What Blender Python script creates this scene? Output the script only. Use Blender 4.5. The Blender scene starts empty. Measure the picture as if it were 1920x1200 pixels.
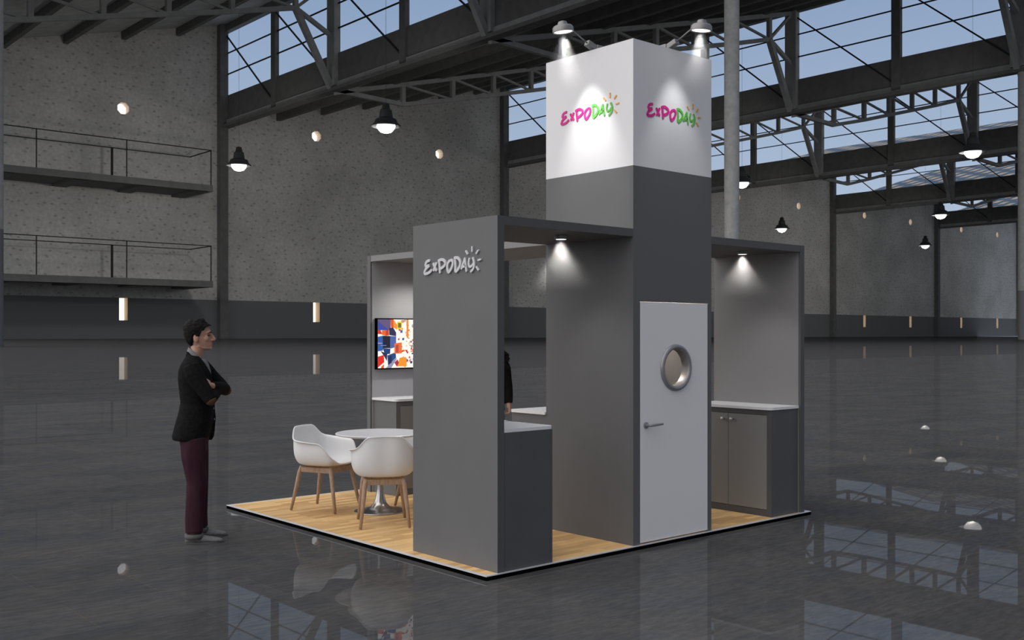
import bpy, bmesh, math, random
from mathutils import Vector, Matrix, noise
R = math.radians
random.seed(7)
sc = bpy.context.scene
COL = sc.collection

# ------------------------------------------------------------------ camera
EYE = Vector((-4.5526, -5.4573, 1.6658))
TH = 0.8507                                   # heading of the view, from +X
FW = Vector((math.cos(TH), math.sin(TH), 0)); RT = Vector((math.sin(TH), -math.cos(TH), 0))
cam = bpy.data.cameras.new('camera'); co = bpy.data.objects.new('camera', cam); COL.objects.link(co)
co.location = EYE; co.rotation_euler = (R(90), 0, TH - R(90))
cam.sensor_width = 36; cam.lens = 36 * 1933.9 / 1920; cam.shift_y = 27.33 / 1920
cam.clip_start = .1; cam.clip_end = 4000
sc.camera = co
# ------------------------------------------------------------------ sky, sun, exposure
sc.view_settings.view_transform = 'Standard'; sc.view_settings.look = 'None'
sc.view_settings.gamma = 1; sc.view_settings.use_curve_mapping = False
sc.view_settings.exposure = 0.0
w = bpy.data.worlds.new('sky'); sc.world = w; w.use_nodes = True
nt = w.node_tree; nt.nodes.clear()
N = nt.nodes.new; LK = nt.links.new
out = N('ShaderNodeOutputWorld'); bg = N('ShaderNodeBackground'); LK(bg.outputs[0], out.inputs[0])
tc = N('ShaderNodeTexCoord')
sep = N('ShaderNodeSeparateXYZ'); LK(tc.outputs['Generated'], sep.inputs[0])
el = N('ShaderNodeMapRange'); LK(sep.outputs['Z'], el.inputs['Value'])
el.inputs['From Min'].default_value = .06; el.inputs['From Max'].default_value = .36
blue = N('ShaderNodeMix'); blue.data_type = 'RGBA'; LK(el.outputs[0], blue.inputs['Factor'])
blue.inputs['A'].default_value = (.46, .56, .70, 1); blue.inputs['B'].default_value = (.21, .31, .49, 1)
dot = N('ShaderNodeVectorMath'); dot.operation = 'DOT_PRODUCT'; LK(tc.outputs['Generated'], dot.inputs[0])
dot.inputs[1].default_value = Vector((-.72, .22, .62)).normalized()
mr = N('ShaderNodeMapRange'); LK(dot.outputs['Value'], mr.inputs['Value']); mr.interpolation_type = 'SMOOTHSTEP'
mr.inputs['From Min'].default_value = .22; mr.inputs['From Max'].default_value = .92
mixw = N('ShaderNodeMix'); mixw.data_type = 'RGBA'; LK(mr.outputs[0], mixw.inputs['Factor'])
LK(blue.outputs['Result'], mixw.inputs['A']); mixw.inputs['B'].default_value = (2.0, 1.94, 1.9, 1)   # unseen sky brightened on the open side to light the booth
dk = N('ShaderNodeVectorMath'); dk.operation = 'DOT_PRODUCT'; LK(tc.outputs['Generated'], dk.inputs[0]); dk.inputs[1].default_value = Vector((.35, -.93, -.1))
dm = N('ShaderNodeMapRange'); LK(dk.outputs['Value'], dm.inputs['Value']); dm.inputs['From Min'].default_value = .0; dm.inputs['From Max'].default_value = .7; dm.inputs['To Min'].default_value = 1; dm.inputs['To Max'].default_value = .35
grey = N('ShaderNodeMix'); grey.data_type = 'RGBA'; LK(dm.outputs[0], grey.inputs['Factor']); grey.inputs['A'].default_value = (.26, .24, .23, 1); LK(mixw.outputs['Result'], grey.inputs['B'])   # unseen sky greyed toward the south to dim the door-side faces
LK(grey.outputs['Result'], bg.inputs['Color']); bg.inputs['Strength'].default_value = 1.0

# ------------------------------------------------------------------ materials
def mat(name, color, rough=.6, metal=0., spec=.3, emit=0., ecol=None):
    m = bpy.data.materials.new(name); m.use_nodes = True
    b = m.node_tree.nodes['Principled BSDF']
    b.inputs['Base Color'].default_value = (*color, 1); b.inputs['Roughness'].default_value = rough
    b.inputs['Metallic'].default_value = metal; b.inputs['Specular IOR Level'].default_value = spec
    if emit:
        b.inputs['Emission Color'].default_value = (*(ecol or color), 1); b.inputs['Emission Strength'].default_value = emit
    return m
def nodes(m): return m.node_tree.nodes, m.node_tree.links, m.node_tree.nodes['Principled BSDF']
def noisy(m, c1, c2, scale, detail=4, stretch=(1, 1, 1), lo=.35, hi=.65, coord='Object'):
    n, l, b = nodes(m)
    t = n.new('ShaderNodeTexCoord'); mp = n.new('ShaderNodeMapping'); mp.inputs['Scale'].default_value = stretch
    l.new(t.outputs[coord], mp.inputs[0])
    z = n.new('ShaderNodeTexNoise'); z.inputs['Scale'].default_value = scale; z.inputs['Detail'].default_value = detail
    l.new(mp.outputs[0], z.inputs['Vector'])
    r = n.new('ShaderNodeValToRGB'); r.color_ramp.elements[0].position = lo; r.color_ramp.elements[1].position = hi
    r.color_ramp.elements[0].color = (*c1, 1); r.color_ramp.elements[1].color = (*c2, 1)
    l.new(z.outputs['Fac'], r.inputs[0]); l.new(r.outputs[0], b.inputs['Base Color'])
    return m, r, mp
M = {}
M['grey'] = noisy(mat('grey_laminate', (.125, .125, .13), .5, 0, .2), (.122, .122, .126), (.129, .129, .133), 3)[0]
M['edge'] = mat('dark_grey_edge', (.085, .085, .09), .5, 0, .3)
M['dark'] = noisy(mat('dark_grey_laminate', (.085, .085, .09), .45, 0, .3), (.082, .082, .086), (.09, .09, .094), 3)[0]
M['towerfront'] = mat('tower_front_grey', (.118, .118, .12), .5, 0, .2)
M['front'] = mat('cabinet_front_grey', (.22, .215, .21), .35, 0, .4)
M['lightgrey'] = mat('light_grey_laminate', (.21, .207, .21), .5, 0, .3)
M['paleface'] = mat('pale_grey_laminate', (.38, .375, .38), .5, 0, .3)
M['white'] = mat('white_laminate', (.68, .68, .695), .5, 0, .3)
M['door'] = mat('white_door_paint', (.74, .735, .745), .45, 0, .35)
M['worktop'] = mat('white_worktop', (.72, .72, .73), .3, 0, .4)
M['black'] = mat('black_plinth', (.002, .002, .002), .9, 0, .0)
M['alu'] = mat('brushed_aluminium', (.75, .75, .76), .45, .5)
M['steelknob'] = mat('satin_steel', (.5, .5, .5), .35, .8)
M['ring'] = mat('grey_metal_ring', (.28, .28, .29), .4, .5)
M['chrome'] = mat('chrome', (.48, .47, .46), .26, 1)
M['shell'] = mat('white_plastic_shell', (.74, .74, .745), .42, 0, .4)
M['beech'] = noisy(mat('beech_wood', (.4, .25, .15), .5), (.31, .205, .14), (.41, .285, .20), 14, 3, (6, 6, 1))[0]
M['tablewhite'] = mat('white_table_top', (.6, .6, .62), .3, 0, .4)
M['bulb'] = mat('lamp_glow', (1, 1, 1), .4, emit=1.8, ecol=(1, .98, .95))
M['lampgrey'] = mat('lamp_grey_metal', (.22, .22, .22), .35, .4)
M['magenta'] = noisy(mat('magenta_print', (.6, .01, .2), .5), (.50, .008, .19), (.72, .03, .30), 30, 3, (1, 1, 4))[0]
M['green'] = noisy(mat('green_print', (.1, .5, .06), .5), (.07, .36, .04), (.16, .52, .10), 30, 3, (1, 1, 4))[0]
M['orange'] = noisy(mat('orange_print', (.8, .4, .07), .5), (.62, .30, .06), (.85, .45, .12), 40, 3)[0]
M['letter'] = mat('light_grey_letters', (.55, .55, .57), .5)
M['skin'] = noisy(mat('skin', (.45, .26, .19), .55), (.40, .225, .16), (.48, .285, .21), 25)[0]
M['lips'] = mat('lips', (.36, .18, .145), .5)
M['hair'] = noisy(mat('black_hair', (.008, .007, .007), .7, 0, .12), (.004, .004, .004), (.014, .012, .011), 60, 3, (1, 1, .3))[0]
M['eye'] = mat('dark_eye', (.03, .02, .015), .3)
M['jacket'] = noisy(mat('black_wool', (.01, .01, .01), .9, 0, .05), (.008, .008, .008), (.0125, .0125, .0125), 40)[0]
M['patch'] = noisy(mat('brown_suede_patch', (.09, .04, .018), .9), (.075, .032, .014), (.11, .05, .024), 50)[0]
M['shirt'] = mat('grey_shirt', (.17, .18, .185), .8)
M['trouser'] = noisy(mat('burgundy_cotton', (.045, .018, .026), .9, 0, .08), (.036, .014, .021), (.050, .021, .029), 20, 4, (1, 1, .2))[0]
M['cuff'] = mat('grey_cuff', (.10, .095, .095), .9)
M['shoe'] = noisy(mat('grey_canvas', (.15, .15, .15), .9), (.13, .13, .13), (.18, .18, .18), 60)[0]
M['button'] = mat('grey_button', (.3, .3, .3), .5)
M['denim'] = mat('dark_denim', (.02, .024, .035), .9)
M['paper'] = mat('white_paper', (.8, .8, .8), .6)
M['steel'] = noisy(mat('dark_painted_steel', (.15, .15, .15), .7), (.135, .135, .133), (.165, .165, .163), .3)[0]
M['steel2'] = noisy(mat('grey_painted_steel', (.35, .35, .35), .7), (.32, .325, .32), (.38, .385, .38), .3)[0]
M['roofunder'] = noisy(mat('roof_boards', (.5, .5, .5), .8), (.40, .41, .41), (.50, .51, .51), .2)[0]
M['pendant'] = mat('pendant_black_metal', (.045, .046, .048), .5, 0, .3)
M['bar'] = mat('glazing_bar', (.03, .03, .03), .7)
M['panelit'] = mat('daylit_glass', (1, 1, 1), .4, emit=1.6, ecol=(.86, .90, 1))
M['slitlit'] = mat('daylit_slit', (1, 1, 1), .4, emit=1.05, ecol=(1, .95, .88))
M['reveal'] = mat('cream_reveal', (.75, .62, .47), .8)
# oak strip parquet
def wood():
    m = mat('oak_strip_parquet', (.6, .4, .18), .42, 0, .35); n, l, b = nodes(m)
    t = n.new('ShaderNodeTexCoord')
    br = n.new('ShaderNodeTexBrick'); br.offset = .37; br.inputs['Scale'].default_value = 1
    br.inputs['Brick Width'].default_value = .42; br.inputs['Row Height'].default_value = .068; br.inputs['Mortar Size'].default_value = .0006
    br.inputs['Color1'].default_value = (.82, .545, .25, 1); br.inputs['Color2'].default_value = (.46, .262, .10, 1); br.inputs['Mortar'].default_value = (.30, .17, .07, 1)
    br.inputs['Bias'].default_value = -.2
    l.new(t.outputs['Object'], br.inputs['Vector'])
    mp = n.new('ShaderNodeMapping'); mp.inputs['Scale'].default_value = (2.5, 40, 1); l.new(t.outputs['Object'], mp.inputs[0])
    z = n.new('ShaderNodeTexNoise'); z.inputs['Scale'].default_value = 1.6; z.inputs['Detail'].default_value = 5; l.new(mp.outputs[0], z.inputs['Vector'])
    r = n.new('ShaderNodeValToRGB'); r.color_ramp.elements[0].color = (.78, .74, .70, 1); r.color_ramp.elements[1].color = (1.12, 1.12, 1.12, 1)
    r.color_ramp.elements[0].position = .3; r.color_ramp.elements[1].position = .7
    l.new(z.outputs['Fac'], r.inputs[0])
    mx = n.new('ShaderNodeMix'); mx.data_type = 'RGBA'; mx.blend_type = 'MULTIPLY'; mx.inputs['Factor'].default_value = 1
    l.new(br.outputs['Color'], mx.inputs['A']); l.new(r.outputs[0], mx.inputs['B']); l.new(mx.outputs['Result'], b.inputs['Base Color'])
    return m
M['wood'] = wood()
# polished slate tiles of the hall floor
def slate():
    m = bpy.data.materials.new('polished_slate_tiles'); m.use_nodes = True
    n = m.node_tree.nodes; l = m.node_tree.links; n.clear()
    o = n.new('ShaderNodeOutputMaterial'); mixs = n.new('ShaderNodeMixShader'); d = n.new('ShaderNodeBsdfDiffuse'); g = n.new('ShaderNodeBsdfGlossy')
    g.inputs['Roughness'].default_value = .012; g.inputs['Color'].default_value = (1, 1, 1, 1)
    l.new(d.outputs[0], mixs.inputs[1]); l.new(g.outputs[0], mixs.inputs[2]); l.new(mixs.outputs[0], o.inputs[0])
    t = n.new('ShaderNodeTexCoord')
    br = n.new('ShaderNodeTexBrick'); br.offset = .5
    br.inputs['Scale'].default_value = 1; br.inputs['Brick Width'].default_value = 1.2; br.inputs['Row Height'].default_value = .6; br.inputs['Mortar Size'].default_value = .003
    br.inputs['Color1'].default_value = (.92, .92, .92, 1); br.inputs['Color2'].default_value = (1.08, 1.08, 1.08, 1); br.inputs['Mortar'].default_value = (1.35, 1.2, 1.0, 1)
    l.new(t.outputs['Object'], br.inputs['Vector'])
    def streak(scale, sx, sy, c1, c2, lo, hi, rot=0):
        mp = n.new('ShaderNodeMapping'); mp.inputs['Scale'].default_value = (sx, sy, 1); mp.inputs['Rotation'].default_value = (0, 0, rot)
        l.new(t.outputs['Object'], mp.inputs[0])
        z = n.new('ShaderNodeTexNoise'); z.inputs['Scale'].default_value = scale; z.inputs['Detail'].default_value = 7; z.inputs['Roughness'].default_value = .65
        l.new(mp.outputs[0], z.inputs['Vector'])
        r = n.new('ShaderNodeValToRGB'); r.color_ramp.elements[0].position = lo; r.color_ramp.elements[1].position = hi
        r.color_ramp.elements[0].color = c1; r.color_ramp.elements[1].color = c2; l.new(z.outputs['Fac'], r.inputs[0]); return r, z
    a, za = streak(5.5, 1.3, 4.5, (.052, .054, .057, 1), (.083, .083, .084, 1), .30, .70, R(14))
    b2, zb = streak(1.1, 1, 1.6, (.85, .88, .95, 1), (1.12, 1.06, .98, 1), .35, .65, R(-30))
    m1 = n.new('ShaderNodeMix'); m1.data_type = 'RGBA'; m1.blend_type = 'MULTIPLY'; m1.inputs['Factor'].default_value = 1
    l.new(a.outputs[0], m1.inputs['A']); l.new(b2.outputs[0], m1.inputs['B'])
    m2 = n.new('ShaderNodeMix'); m2.data_type = 'RGBA'; m2.blend_type = 'MULTIPLY'; m2.inputs['Factor'].default_value = 1
    l.new(m1.outputs['Result'], m2.inputs['A']); l.new(br.outputs['Color'], m2.inputs['B']); l.new(m2.outputs['Result'], d.inputs['Color'])
    mrx = n.new('ShaderNodeMapRange'); mrx.inputs['To Min'].default_value = .07; mrx.inputs['To Max'].default_value = .105
    l.new(za.outputs['Fac'], mrx.inputs['Value'])
    lw = n.new('ShaderNodeLayerWeight'); lw.inputs['Blend'].default_value = .5
    pw = n.new('ShaderNodeMath'); pw.operation = 'POWER'; pw.inputs[1].default_value = 16; l.new(lw.outputs['Facing'], pw.inputs[0])
    ad = n.new('ShaderNodeMath'); ad.operation = 'MULTIPLY_ADD'; ad.inputs[1].default_value = .18; l.new(pw.outputs[0], ad.inputs[0]); l.new(mrx.outputs[0], ad.inputs[2])
    l.new(ad.outputs[0], mixs.inputs['Fac'])
    return m
M['slate'] = slate()
# concrete of the hall walls and columns: speckled, painted dark up to a height
def concrete(name, c1, c2, band_z=None, band=(.034, .035, .036), S=1., pit=.62):
    m = mat(name, c1, .9, 0, .1); n, l, b = nodes(m)
    t = n.new('ShaderNodeNewGeometry')
    def tex(kind, sc_, st=(1, 1, 1)):
        mp = n.new('ShaderNodeMapping'); mp.inputs['Scale'].default_value = st; l.new(t.outputs['Position'], mp.inputs[0])
        z = n.new(kind); z.inputs['Scale'].default_value = sc_; l.new(mp.outputs[0], z.inputs['Vector']); return z
    z = tex('ShaderNodeTexNoise', .07 / S); z.inputs['Detail'].default_value = 8; z.inputs['Roughness'].default_value = .6
    r = n.new('ShaderNodeValToRGB'); r.color_ramp.elements[0].position = .36; r.color_ramp.elements[1].position = .64
    r.color_ramp.elements[0].color = (*c1, 1); r.color_ramp.elements[1].color = (*c2, 1); l.new(z.outputs['Fac'], r.inputs[0])
    # small dark form-tie holes and pits
    def flat(sx, sz):
        q = n.new('ShaderNodeSeparateXYZ'); l.new(t.outputs['Position'], q.inputs[0])
        m1 = n.new('ShaderNodeMath'); m1.operation = 'MULTIPLY'; m1.inputs[1].default_value = sx / S; l.new(q.outputs['X'], m1.inputs[0])
        m2 = n.new('ShaderNodeMath'); m2.operation = 'MULTIPLY'; m2.inputs[1].default_value = sz / S; l.new(q.outputs['Z'], m2.inputs[0])
        c = n.new('ShaderNodeCombineXYZ'); l.new(m1.outputs[0], c.inputs[0]); l.new(m2.outputs[0], c.inputs[1]); return c
    v = n.new('ShaderNodeTexVoronoi'); v.voronoi_dimensions = '2D'; v.inputs['Scale'].default_value = 1; l.new(flat(.38, .62).outputs[0], v.inputs['Vector'])
    rv = n.new('ShaderNodeValToRGB'); rv.color_ramp.elements[0].position = .04; rv.color_ramp.elements[1].position = .17
    rv.color_ramp.elements[0].color = (pit, pit, pit, 1); rv.color_ramp.elements[1].color = (1, 1, 1, 1); l.new(v.outputs['Distance'], rv.inputs[0])
    mx = n.new('ShaderNodeMix'); mx.data_type = 'RGBA'; mx.blend_type = 'MULTIPLY'; mx.inputs['Factor'].default_value = 1
    l.new(r.outputs[0], mx.inputs['A']); l.new(rv.outputs[0], mx.inputs['B'])
    z2 = tex('ShaderNodeTexNoise', 1.6 / S); z2.inputs['Detail'].default_value = 3
    r2 = n.new('ShaderNodeValToRGB'); r2.color_ramp.elements[0].position = .3; r2.color_ramp.elements[1].position = .7
    r2.color_ramp.elements[0].color = (.88, .88, .88, 1); r2.color_ramp.elements[1].color = (1.1, 1.1, 1.1, 1); l.new(z2.outputs['Fac'], r2.inputs[0])
    mx2 = n.new('ShaderNodeMix'); mx2.data_type = 'RGBA'; mx2.blend_type = 'MULTIPLY'; mx2.inputs['Factor'].default_value = 1
    l.new(mx.outputs['Result'], mx2.inputs['A']); l.new(r2.outputs[0], mx2.inputs['B'])
    res = mx2.outputs['Result']
    if band_z is not None:
        sp = n.new('ShaderNodeSeparateXYZ'); l.new(t.outputs['Position'], sp.inputs[0])
        gt = n.new('ShaderNodeMath'); gt.operation = 'GREATER_THAN'; gt.inputs[1].default_value = band_z; l.new(sp.outputs['Z'], gt.inputs[0])
        mb = n.new('ShaderNodeMix'); mb.data_type = 'RGBA'; l.new(gt.outputs[0], mb.inputs['Factor'])
        mb.inputs['A'].default_value = (*band, 1); l.new(res, mb.inputs['B']); res = mb.outputs['Result']
    l.new(res, b.inputs['Base Color']); return m

# ------------------------------------------------------------------ mesh helpers
class MB:
    def __init__(s): s.v = []; s.f = []; s.m = []
    def add(s, vs, fs, mi=0):
        o = len(s.v); s.v += [tuple(p) for p in vs]; s.f += [tuple(i + o for i in f) for f in fs]; s.m += [mi] * len(fs); return s
    def box(s, x0, x1, y0, y1, z0, z1, mi=0):
        return s.add([(x0, y0, z0), (x1, y0, z0), (x1, y1, z0), (x0, y1, z0), (x0, y0, z1), (x1, y0, z1), (x1, y1, z1), (x0, y1, z1)],
                     [(0, 3, 2, 1), (4, 5, 6, 7), (0, 1, 5, 4), (1, 2, 6, 5), (2, 3, 7, 6), (3, 0, 4, 7)], mi)
    def bar(s, p, q, w, h=None, mi=0, up=Vector((0, 0, 1))):
        p = Vector(p); q = Vector(q); d = (q - p).normalized(); h = h or w
        a = d.cross(up)
        if a.length < 1e-4: a = d.cross(Vector((1, 0, 0)))
        a.normalize(); b = a.cross(d).normalized(); a *= w / 2; b *= h / 2
        return s.add([p - a - b, p + a - b, p + a + b, p - a + b, q - a - b, q + a - b, q + a + b, q - a + b],
                     [(0, 3, 2, 1), (4, 5, 6, 7), (0, 1, 5, 4), (1, 2, 6, 5), (2, 3, 7, 6), (3, 0, 4, 7)], mi)
    def loft(s, rings, cap0=True, cap1=True, mi=0, closed=True):
        n = len(rings[0]); o = len(s.v)
        for r in rings: s.v += [tuple(p) for p in r]
        for i in range(len(rings) - 1):
            for j in range(n if closed else n - 1):
                k = (j + 1) % n
                s.f.append((o + i * n + j, o + i * n + k, o + (i + 1) * n + k, o + (i + 1) * n + j)); s.m.append(mi)
        if cap0: s.f.append(tuple(o + j for j in reversed(range(n)))); s.m.append(mi)
        if cap1: s.f.append(tuple(o + (len(rings) - 1) * n + j for j in range(n))); s.m.append(mi)
        return s
    def tube(s, path, rad, n=12, mi=0, flat=1.):
        P = [Vector(p) for p in path]; rr = rad if isinstance(rad, (list, tuple)) else [rad] * len(P)
        t0 = (P[1] - P[0]).normalized(); a = t0.orthogonal().normalized(); rings = []
        for i, p in enumerate(P):
            t = (P[min(i + 1, len(P) - 1)] - P[max(i - 1, 0)]).normalized()
            a = (a - t * a.dot(t)).normalized(); b = t.cross(a)
            rings.append([p + (a * math.cos(2 * math.pi * k / n) + b * math.sin(2 * math.pi * k / n) * flat) * rr[i] for k in range(n)])
        return s.loft(rings, mi=mi)
    def lathe(s, prof, c=(0, 0, 0), n=32, mi=0, axis=None, cap=True):
        rings = []
        for r, z in prof:
            rings.append([Vector((r * math.cos(2 * math.pi * k / n), r * math.sin(2 * math.pi * k / n), z)) for k in range(n)])
        if axis is not None:
            q = Vector((0, 0, 1)).rotation_difference(Vector(axis).normalized())
            rings = [[q @ p for p in rg] for rg in rings]
        rings = [[p + Vector(c) for p in rg] for rg in rings]
        return s.loft(rings, cap, cap, mi=mi)
    def ball(s, c, r, n=12, mi=0):
        rx, ry, rz = r if isinstance(r, (list, tuple)) else (r, r, r); rings = []
        for i in range(n + 1):
            a = -math.pi / 2 + math.pi * i / n; q = max(math.cos(a), .02)
            rings.append([Vector(c) + Vector((rx * q * math.cos(2 * math.pi * k / (2 * n)), ry * q * math.sin(2 * math.pi * k / (2 * n)), rz * math.sin(a))) for k in range(2 * n)])
        return s.loft(rings, mi=mi)
    def obj(s, name, m, parent=None, smooth=False, bevel=0, kind=None, label=None):
        me = bpy.data.meshes.new(name); me.from_pydata(s.v, [], s.f)
        ms = m if isinstance(m, (list, tuple)) else [m]
        for q in ms: me.materials.append(M[q] if isinstance(q, str) else q)
        if len(ms) > 1: me.polygons.foreach_set('material_index', s.m)
        bm = bmesh.new(); bm.from_mesh(me); bmesh.ops.recalc_face_normals(bm, faces=bm.faces); bm.to_mesh(me); bm.free()
        if smooth: me.polygons.foreach_set('use_smooth', [True] * len(me.polygons))
        me.update()
        o = bpy.data.objects.new(name, me); COL.objects.link(o)
        if parent: o.parent = parent
        if bevel:
            b = o.modifiers.new('bevel', 'BEVEL'); b.width = bevel; b.segments = 2; b.limit_method = 'ANGLE'
        if kind: o['kind'] = kind
        if label: o['label'] = label
        return o
def thing(name, label, cat, loc=(0, 0, 0), rz=0, group=None):
    o = bpy.data.objects.new(name, None); COL.objects.link(o); o.location = loc; o.rotation_euler = (0, 0, rz); o.empty_display_size = .1
    return tag(o, label, cat, group)
def tag(o, label, cat, group=None):
    o['label'] = label; o['category'] = cat
    if group: o['group'] = group
    return o
def struct(name, label=None, loc=(0, 0, 0)):
    o = bpy.data.objects.new(name, None); COL.objects.link(o); o.location = loc; o['kind'] = 'structure'
    if label: o['label'] = label
    return o
def smooth_angle(o, deg=40):
    me = o.data
    me.polygons.foreach_set('use_smooth', [True] * len(me.polygons)); me.set_sharp_from_angle(angle=R(deg)); return o
def subsurf(o, lv=1):
    s = o.modifiers.new('subsurf', 'SUBSURF'); s.levels = lv; s.render_levels = lv; return o
def bake(o):
    dg = bpy.context.evaluated_depsgraph_get(); me = bpy.data.meshes.new_from_object(o.evaluated_get(dg))
    o.modifiers.clear(); o.data = me; return o
def fuse(o, voxel, it=4, fac=.5):
    """melt the overlapping pieces of one body into one continuous skin"""
    r = o.modifiers.new('remesh', 'REMESH'); r.mode = 'VOXEL'; r.voxel_size = voxel; r.use_smooth_shade = True
    s = o.modifiers.new('smooth', 'SMOOTH'); s.iterations = it; s.factor = fac
    bpy.context.view_layer.update(); return bake(o)
def plate(outer, holes, depth):
    """flat polygon with holes, extruded along z by +-depth/2; returns (verts, faces)"""
    cu = bpy.data.curves.new('tmp', 'CURVE'); cu.dimensions = '2D'; cu.fill_mode = 'BOTH'; cu.extrude = depth / 2
    for pts in [outer] + holes:
        sp = cu.splines.new('POLY'); sp.points.add(len(pts) - 1); sp.use_cyclic_u = True
        for p, q in zip(sp.points, pts): p.co = (q[0], q[1], 0, 1)
    o = bpy.data.objects.new('tmp', cu); COL.objects.link(o); bpy.context.view_layer.update()
    me = bpy.data.meshes.new_from_object(o.evaluated_get(bpy.context.evaluated_depsgraph_get()))
    v = [tuple(p.co) for p in me.vertices]; f = [tuple(p.vertices) for p in me.polygons]
    bpy.data.objects.remove(o); bpy.data.curves.remove(cu); bpy.data.meshes.remove(me)
    return v, f
def circle(cx, cy, r, n=48): return [(cx + r * math.cos(2 * math.pi * k / n), cy + r * math.sin(2 * math.pi * k / n)) for k in range(n)]
def light(name, kind, loc, energy, color=(1, 1, 1), parent=None, **kw):
    d = bpy.data.lights.new(name, kind); d.energy = energy; d.color = color
    for k, v in kw.items():
        if k != 'aim': setattr(d, k, v)
    o = bpy.data.objects.new(name, d); COL.objects.link(o); o.location = loc
    if 'aim' in kw: o.rotation_euler = (Vector(kw['aim']) - Vector(loc)).to_track_quat('-Z', 'Y').to_euler()
    if parent: o.parent = parent
    return o

# ------------------------------------------------------------------ the hall
# hall lengths are laid out for a back wall about 206 m off; SC scales the whole hall about the camera's eye
SC = 2.0
FZ = -.034                                          # hall floor; the booth's platform top is z = 0
def HP(x, y, z): return EYE + (Vector((x, y, z)) - EYE) * SC
YB = 200.36; W = 79.0
XN = [94.43 + W * (n - 1) for n in range(0, 8)]     # column lines: XN[0]=15.4, XN[1]=94.4 ...
POSTS = [178.2, 156.0, 134.3, 112.4, 90.3, 68.4, 46.4, 24.4]
M['concrete'] = concrete('speckled_concrete', (.52, .515, .49), (.68, .67, .64), HP(0, 0, 9.0).z, (.20, .205, .21), SC)
M['column'] = concrete('column_concrete', (.42, .42, .41), (.50, .50, .49), HP(0, 0, 9.0).z, (.22, .225, .23), SC, .92)
def tiles():
    m = mat('blue_roof_tiles', (.06, .09, .13), .8); n, l, b = nodes(m)
    t = n.new('ShaderNodeNewGeometry'); br = n.new('ShaderNodeTexBrick'); br.inputs['Scale'].default_value = 1
    mp = n.new('ShaderNodeMapping'); mp.inputs['Scale'].default_value = (.42, 1, 1); l.new(t.outputs['Position'], mp.inputs[0])
    br.inputs['Brick Width'].default_value = 5.2 * SC; br.inputs['Row Height'].default_value = 5.2 * SC; br.inputs['Mortar Size'].default_value = 1.25 * SC; br.inputs['Mortar Smooth'].default_value = 0
    br.inputs['Color1'].default_value = (.33, .27, .22, 1); br.inputs['Color2'].default_value = (.28, .24, .20, 1); br.inputs['Mortar'].default_value = (.045, .075, .115, 1)
    l.new(mp.outputs[0], br.inputs['Vector']); l.new(br.outputs['Color'], b.inputs['Base Color']); return m
M['tiles'] = tiles()

fl = MB().box(-500, 900, -400, HP(0, YB, 0).y + 2, FZ - .5, FZ).obj('floor', 'slate'); fl['kind'] = 'structure'
# back wall, one plate per bay, with its round windows and slit windows cut through
wall = struct('wall_back', 'speckled concrete back wall with a dark painted lower band')
WT = 2.0                                            # wall thickness (hall units)
win_n = 0
def roofz(dx): return 47.3 + .258 * dx
def wallpt(x, z):
    p = HP(x, YB, z); return (p.x, p.z)
for n in range(-1, 7):
    xa = 15.43 + W * n; xb = xa + W
    zt = HP(0, 0, 1).z
    floor_pt = lambda x: (HP(x, YB, 0).x, FZ)
    outer = [floor_pt(xa), floor_pt(xb), wallpt(xb, roofz(W)), wallpt(xa, roofz(0))]
    holes = []; wins = []
    for fr in (.283, .727):
        xc = xa + W * fr
        rr = 1.25
        disc = [wallpt(xc + rr * math.cos(a), 46.8 + rr * math.sin(a)) for a in [2 * math.pi * (k + .5) / 8 for k in range(8)]]
        slit = [wallpt(xc - .85, 4.5), wallpt(xc + .85, 4.5), wallpt(xc + .85, 9.0), wallpt(xc - .85, 9.0)]
        holes += [disc, slit]; wins += [(disc, 'round', xc, 46.8), (slit, 'slit', xc, 6.75)]
    v, f = plate(outer, holes, WT * SC)
    yb = HP(0, YB, 0).y + WT * SC / 2
    mb = MB().add([(p[0], yb - p[2], p[1]) for p in v], f)
    o = mb.obj('wall_panel', 'concrete', wall)
    for pts, kind, xc, zc in wins:
        win_n += 1
        wo = struct('window_%d' % win_n, 'small round window glowing high on the back wall' if kind == 'round' else 'narrow bright slit window low in the dark band of the back wall')
        y0 = HP(0, YB, 0).y
        g = MB().add([(p[0], y0 + WT * SC * .93, p[1]) for p in pts], [tuple(range(len(pts)))]).obj('pane', 'panelit' if kind == 'round' else 'slitlit', wo)
        c = Vector((sum(p[0] for p in pts) / len(pts), 0, sum(p[1] for p in pts) / len(pts)))
        inn = [(c.x + (p[0] - c.x) * .995, c.z + (p[1] - c.z) * .995) for p in pts]
        MB().loft([[(p[0], y0 - .02, p[1]) for p in inn], [(p[0], y0 + WT * SC * .92, p[1]) for p in inn]], False, False).obj('frame', 'reveal', wo)
p_ = HP(XN[7] + 1, -260, 0); q_ = HP(XN[7] + 3, YB + 2, 68)
wr = MB().box(p_.x, q_.x, p_.y, q_.y, FZ, q_.z).obj('wall_right', 'concrete'); wr['kind'] = 'structure'
# steel wall columns between the bays
for n in range(0, 8):
    x = XN[0] + W * n; a = HP(x - 1.7, YB - 1.6, 0); b = HP(x + .1, YB, roofz(W) if n else 66)
    o = MB().box(a.x, b.x, a.y, b.y - .02, FZ, b.z).obj('trim_%d' % (n + 1), 'steel'); o['kind'] = 'structure'
    o['label'] = 'dark steel wall column between two bays of the back wall'
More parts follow.
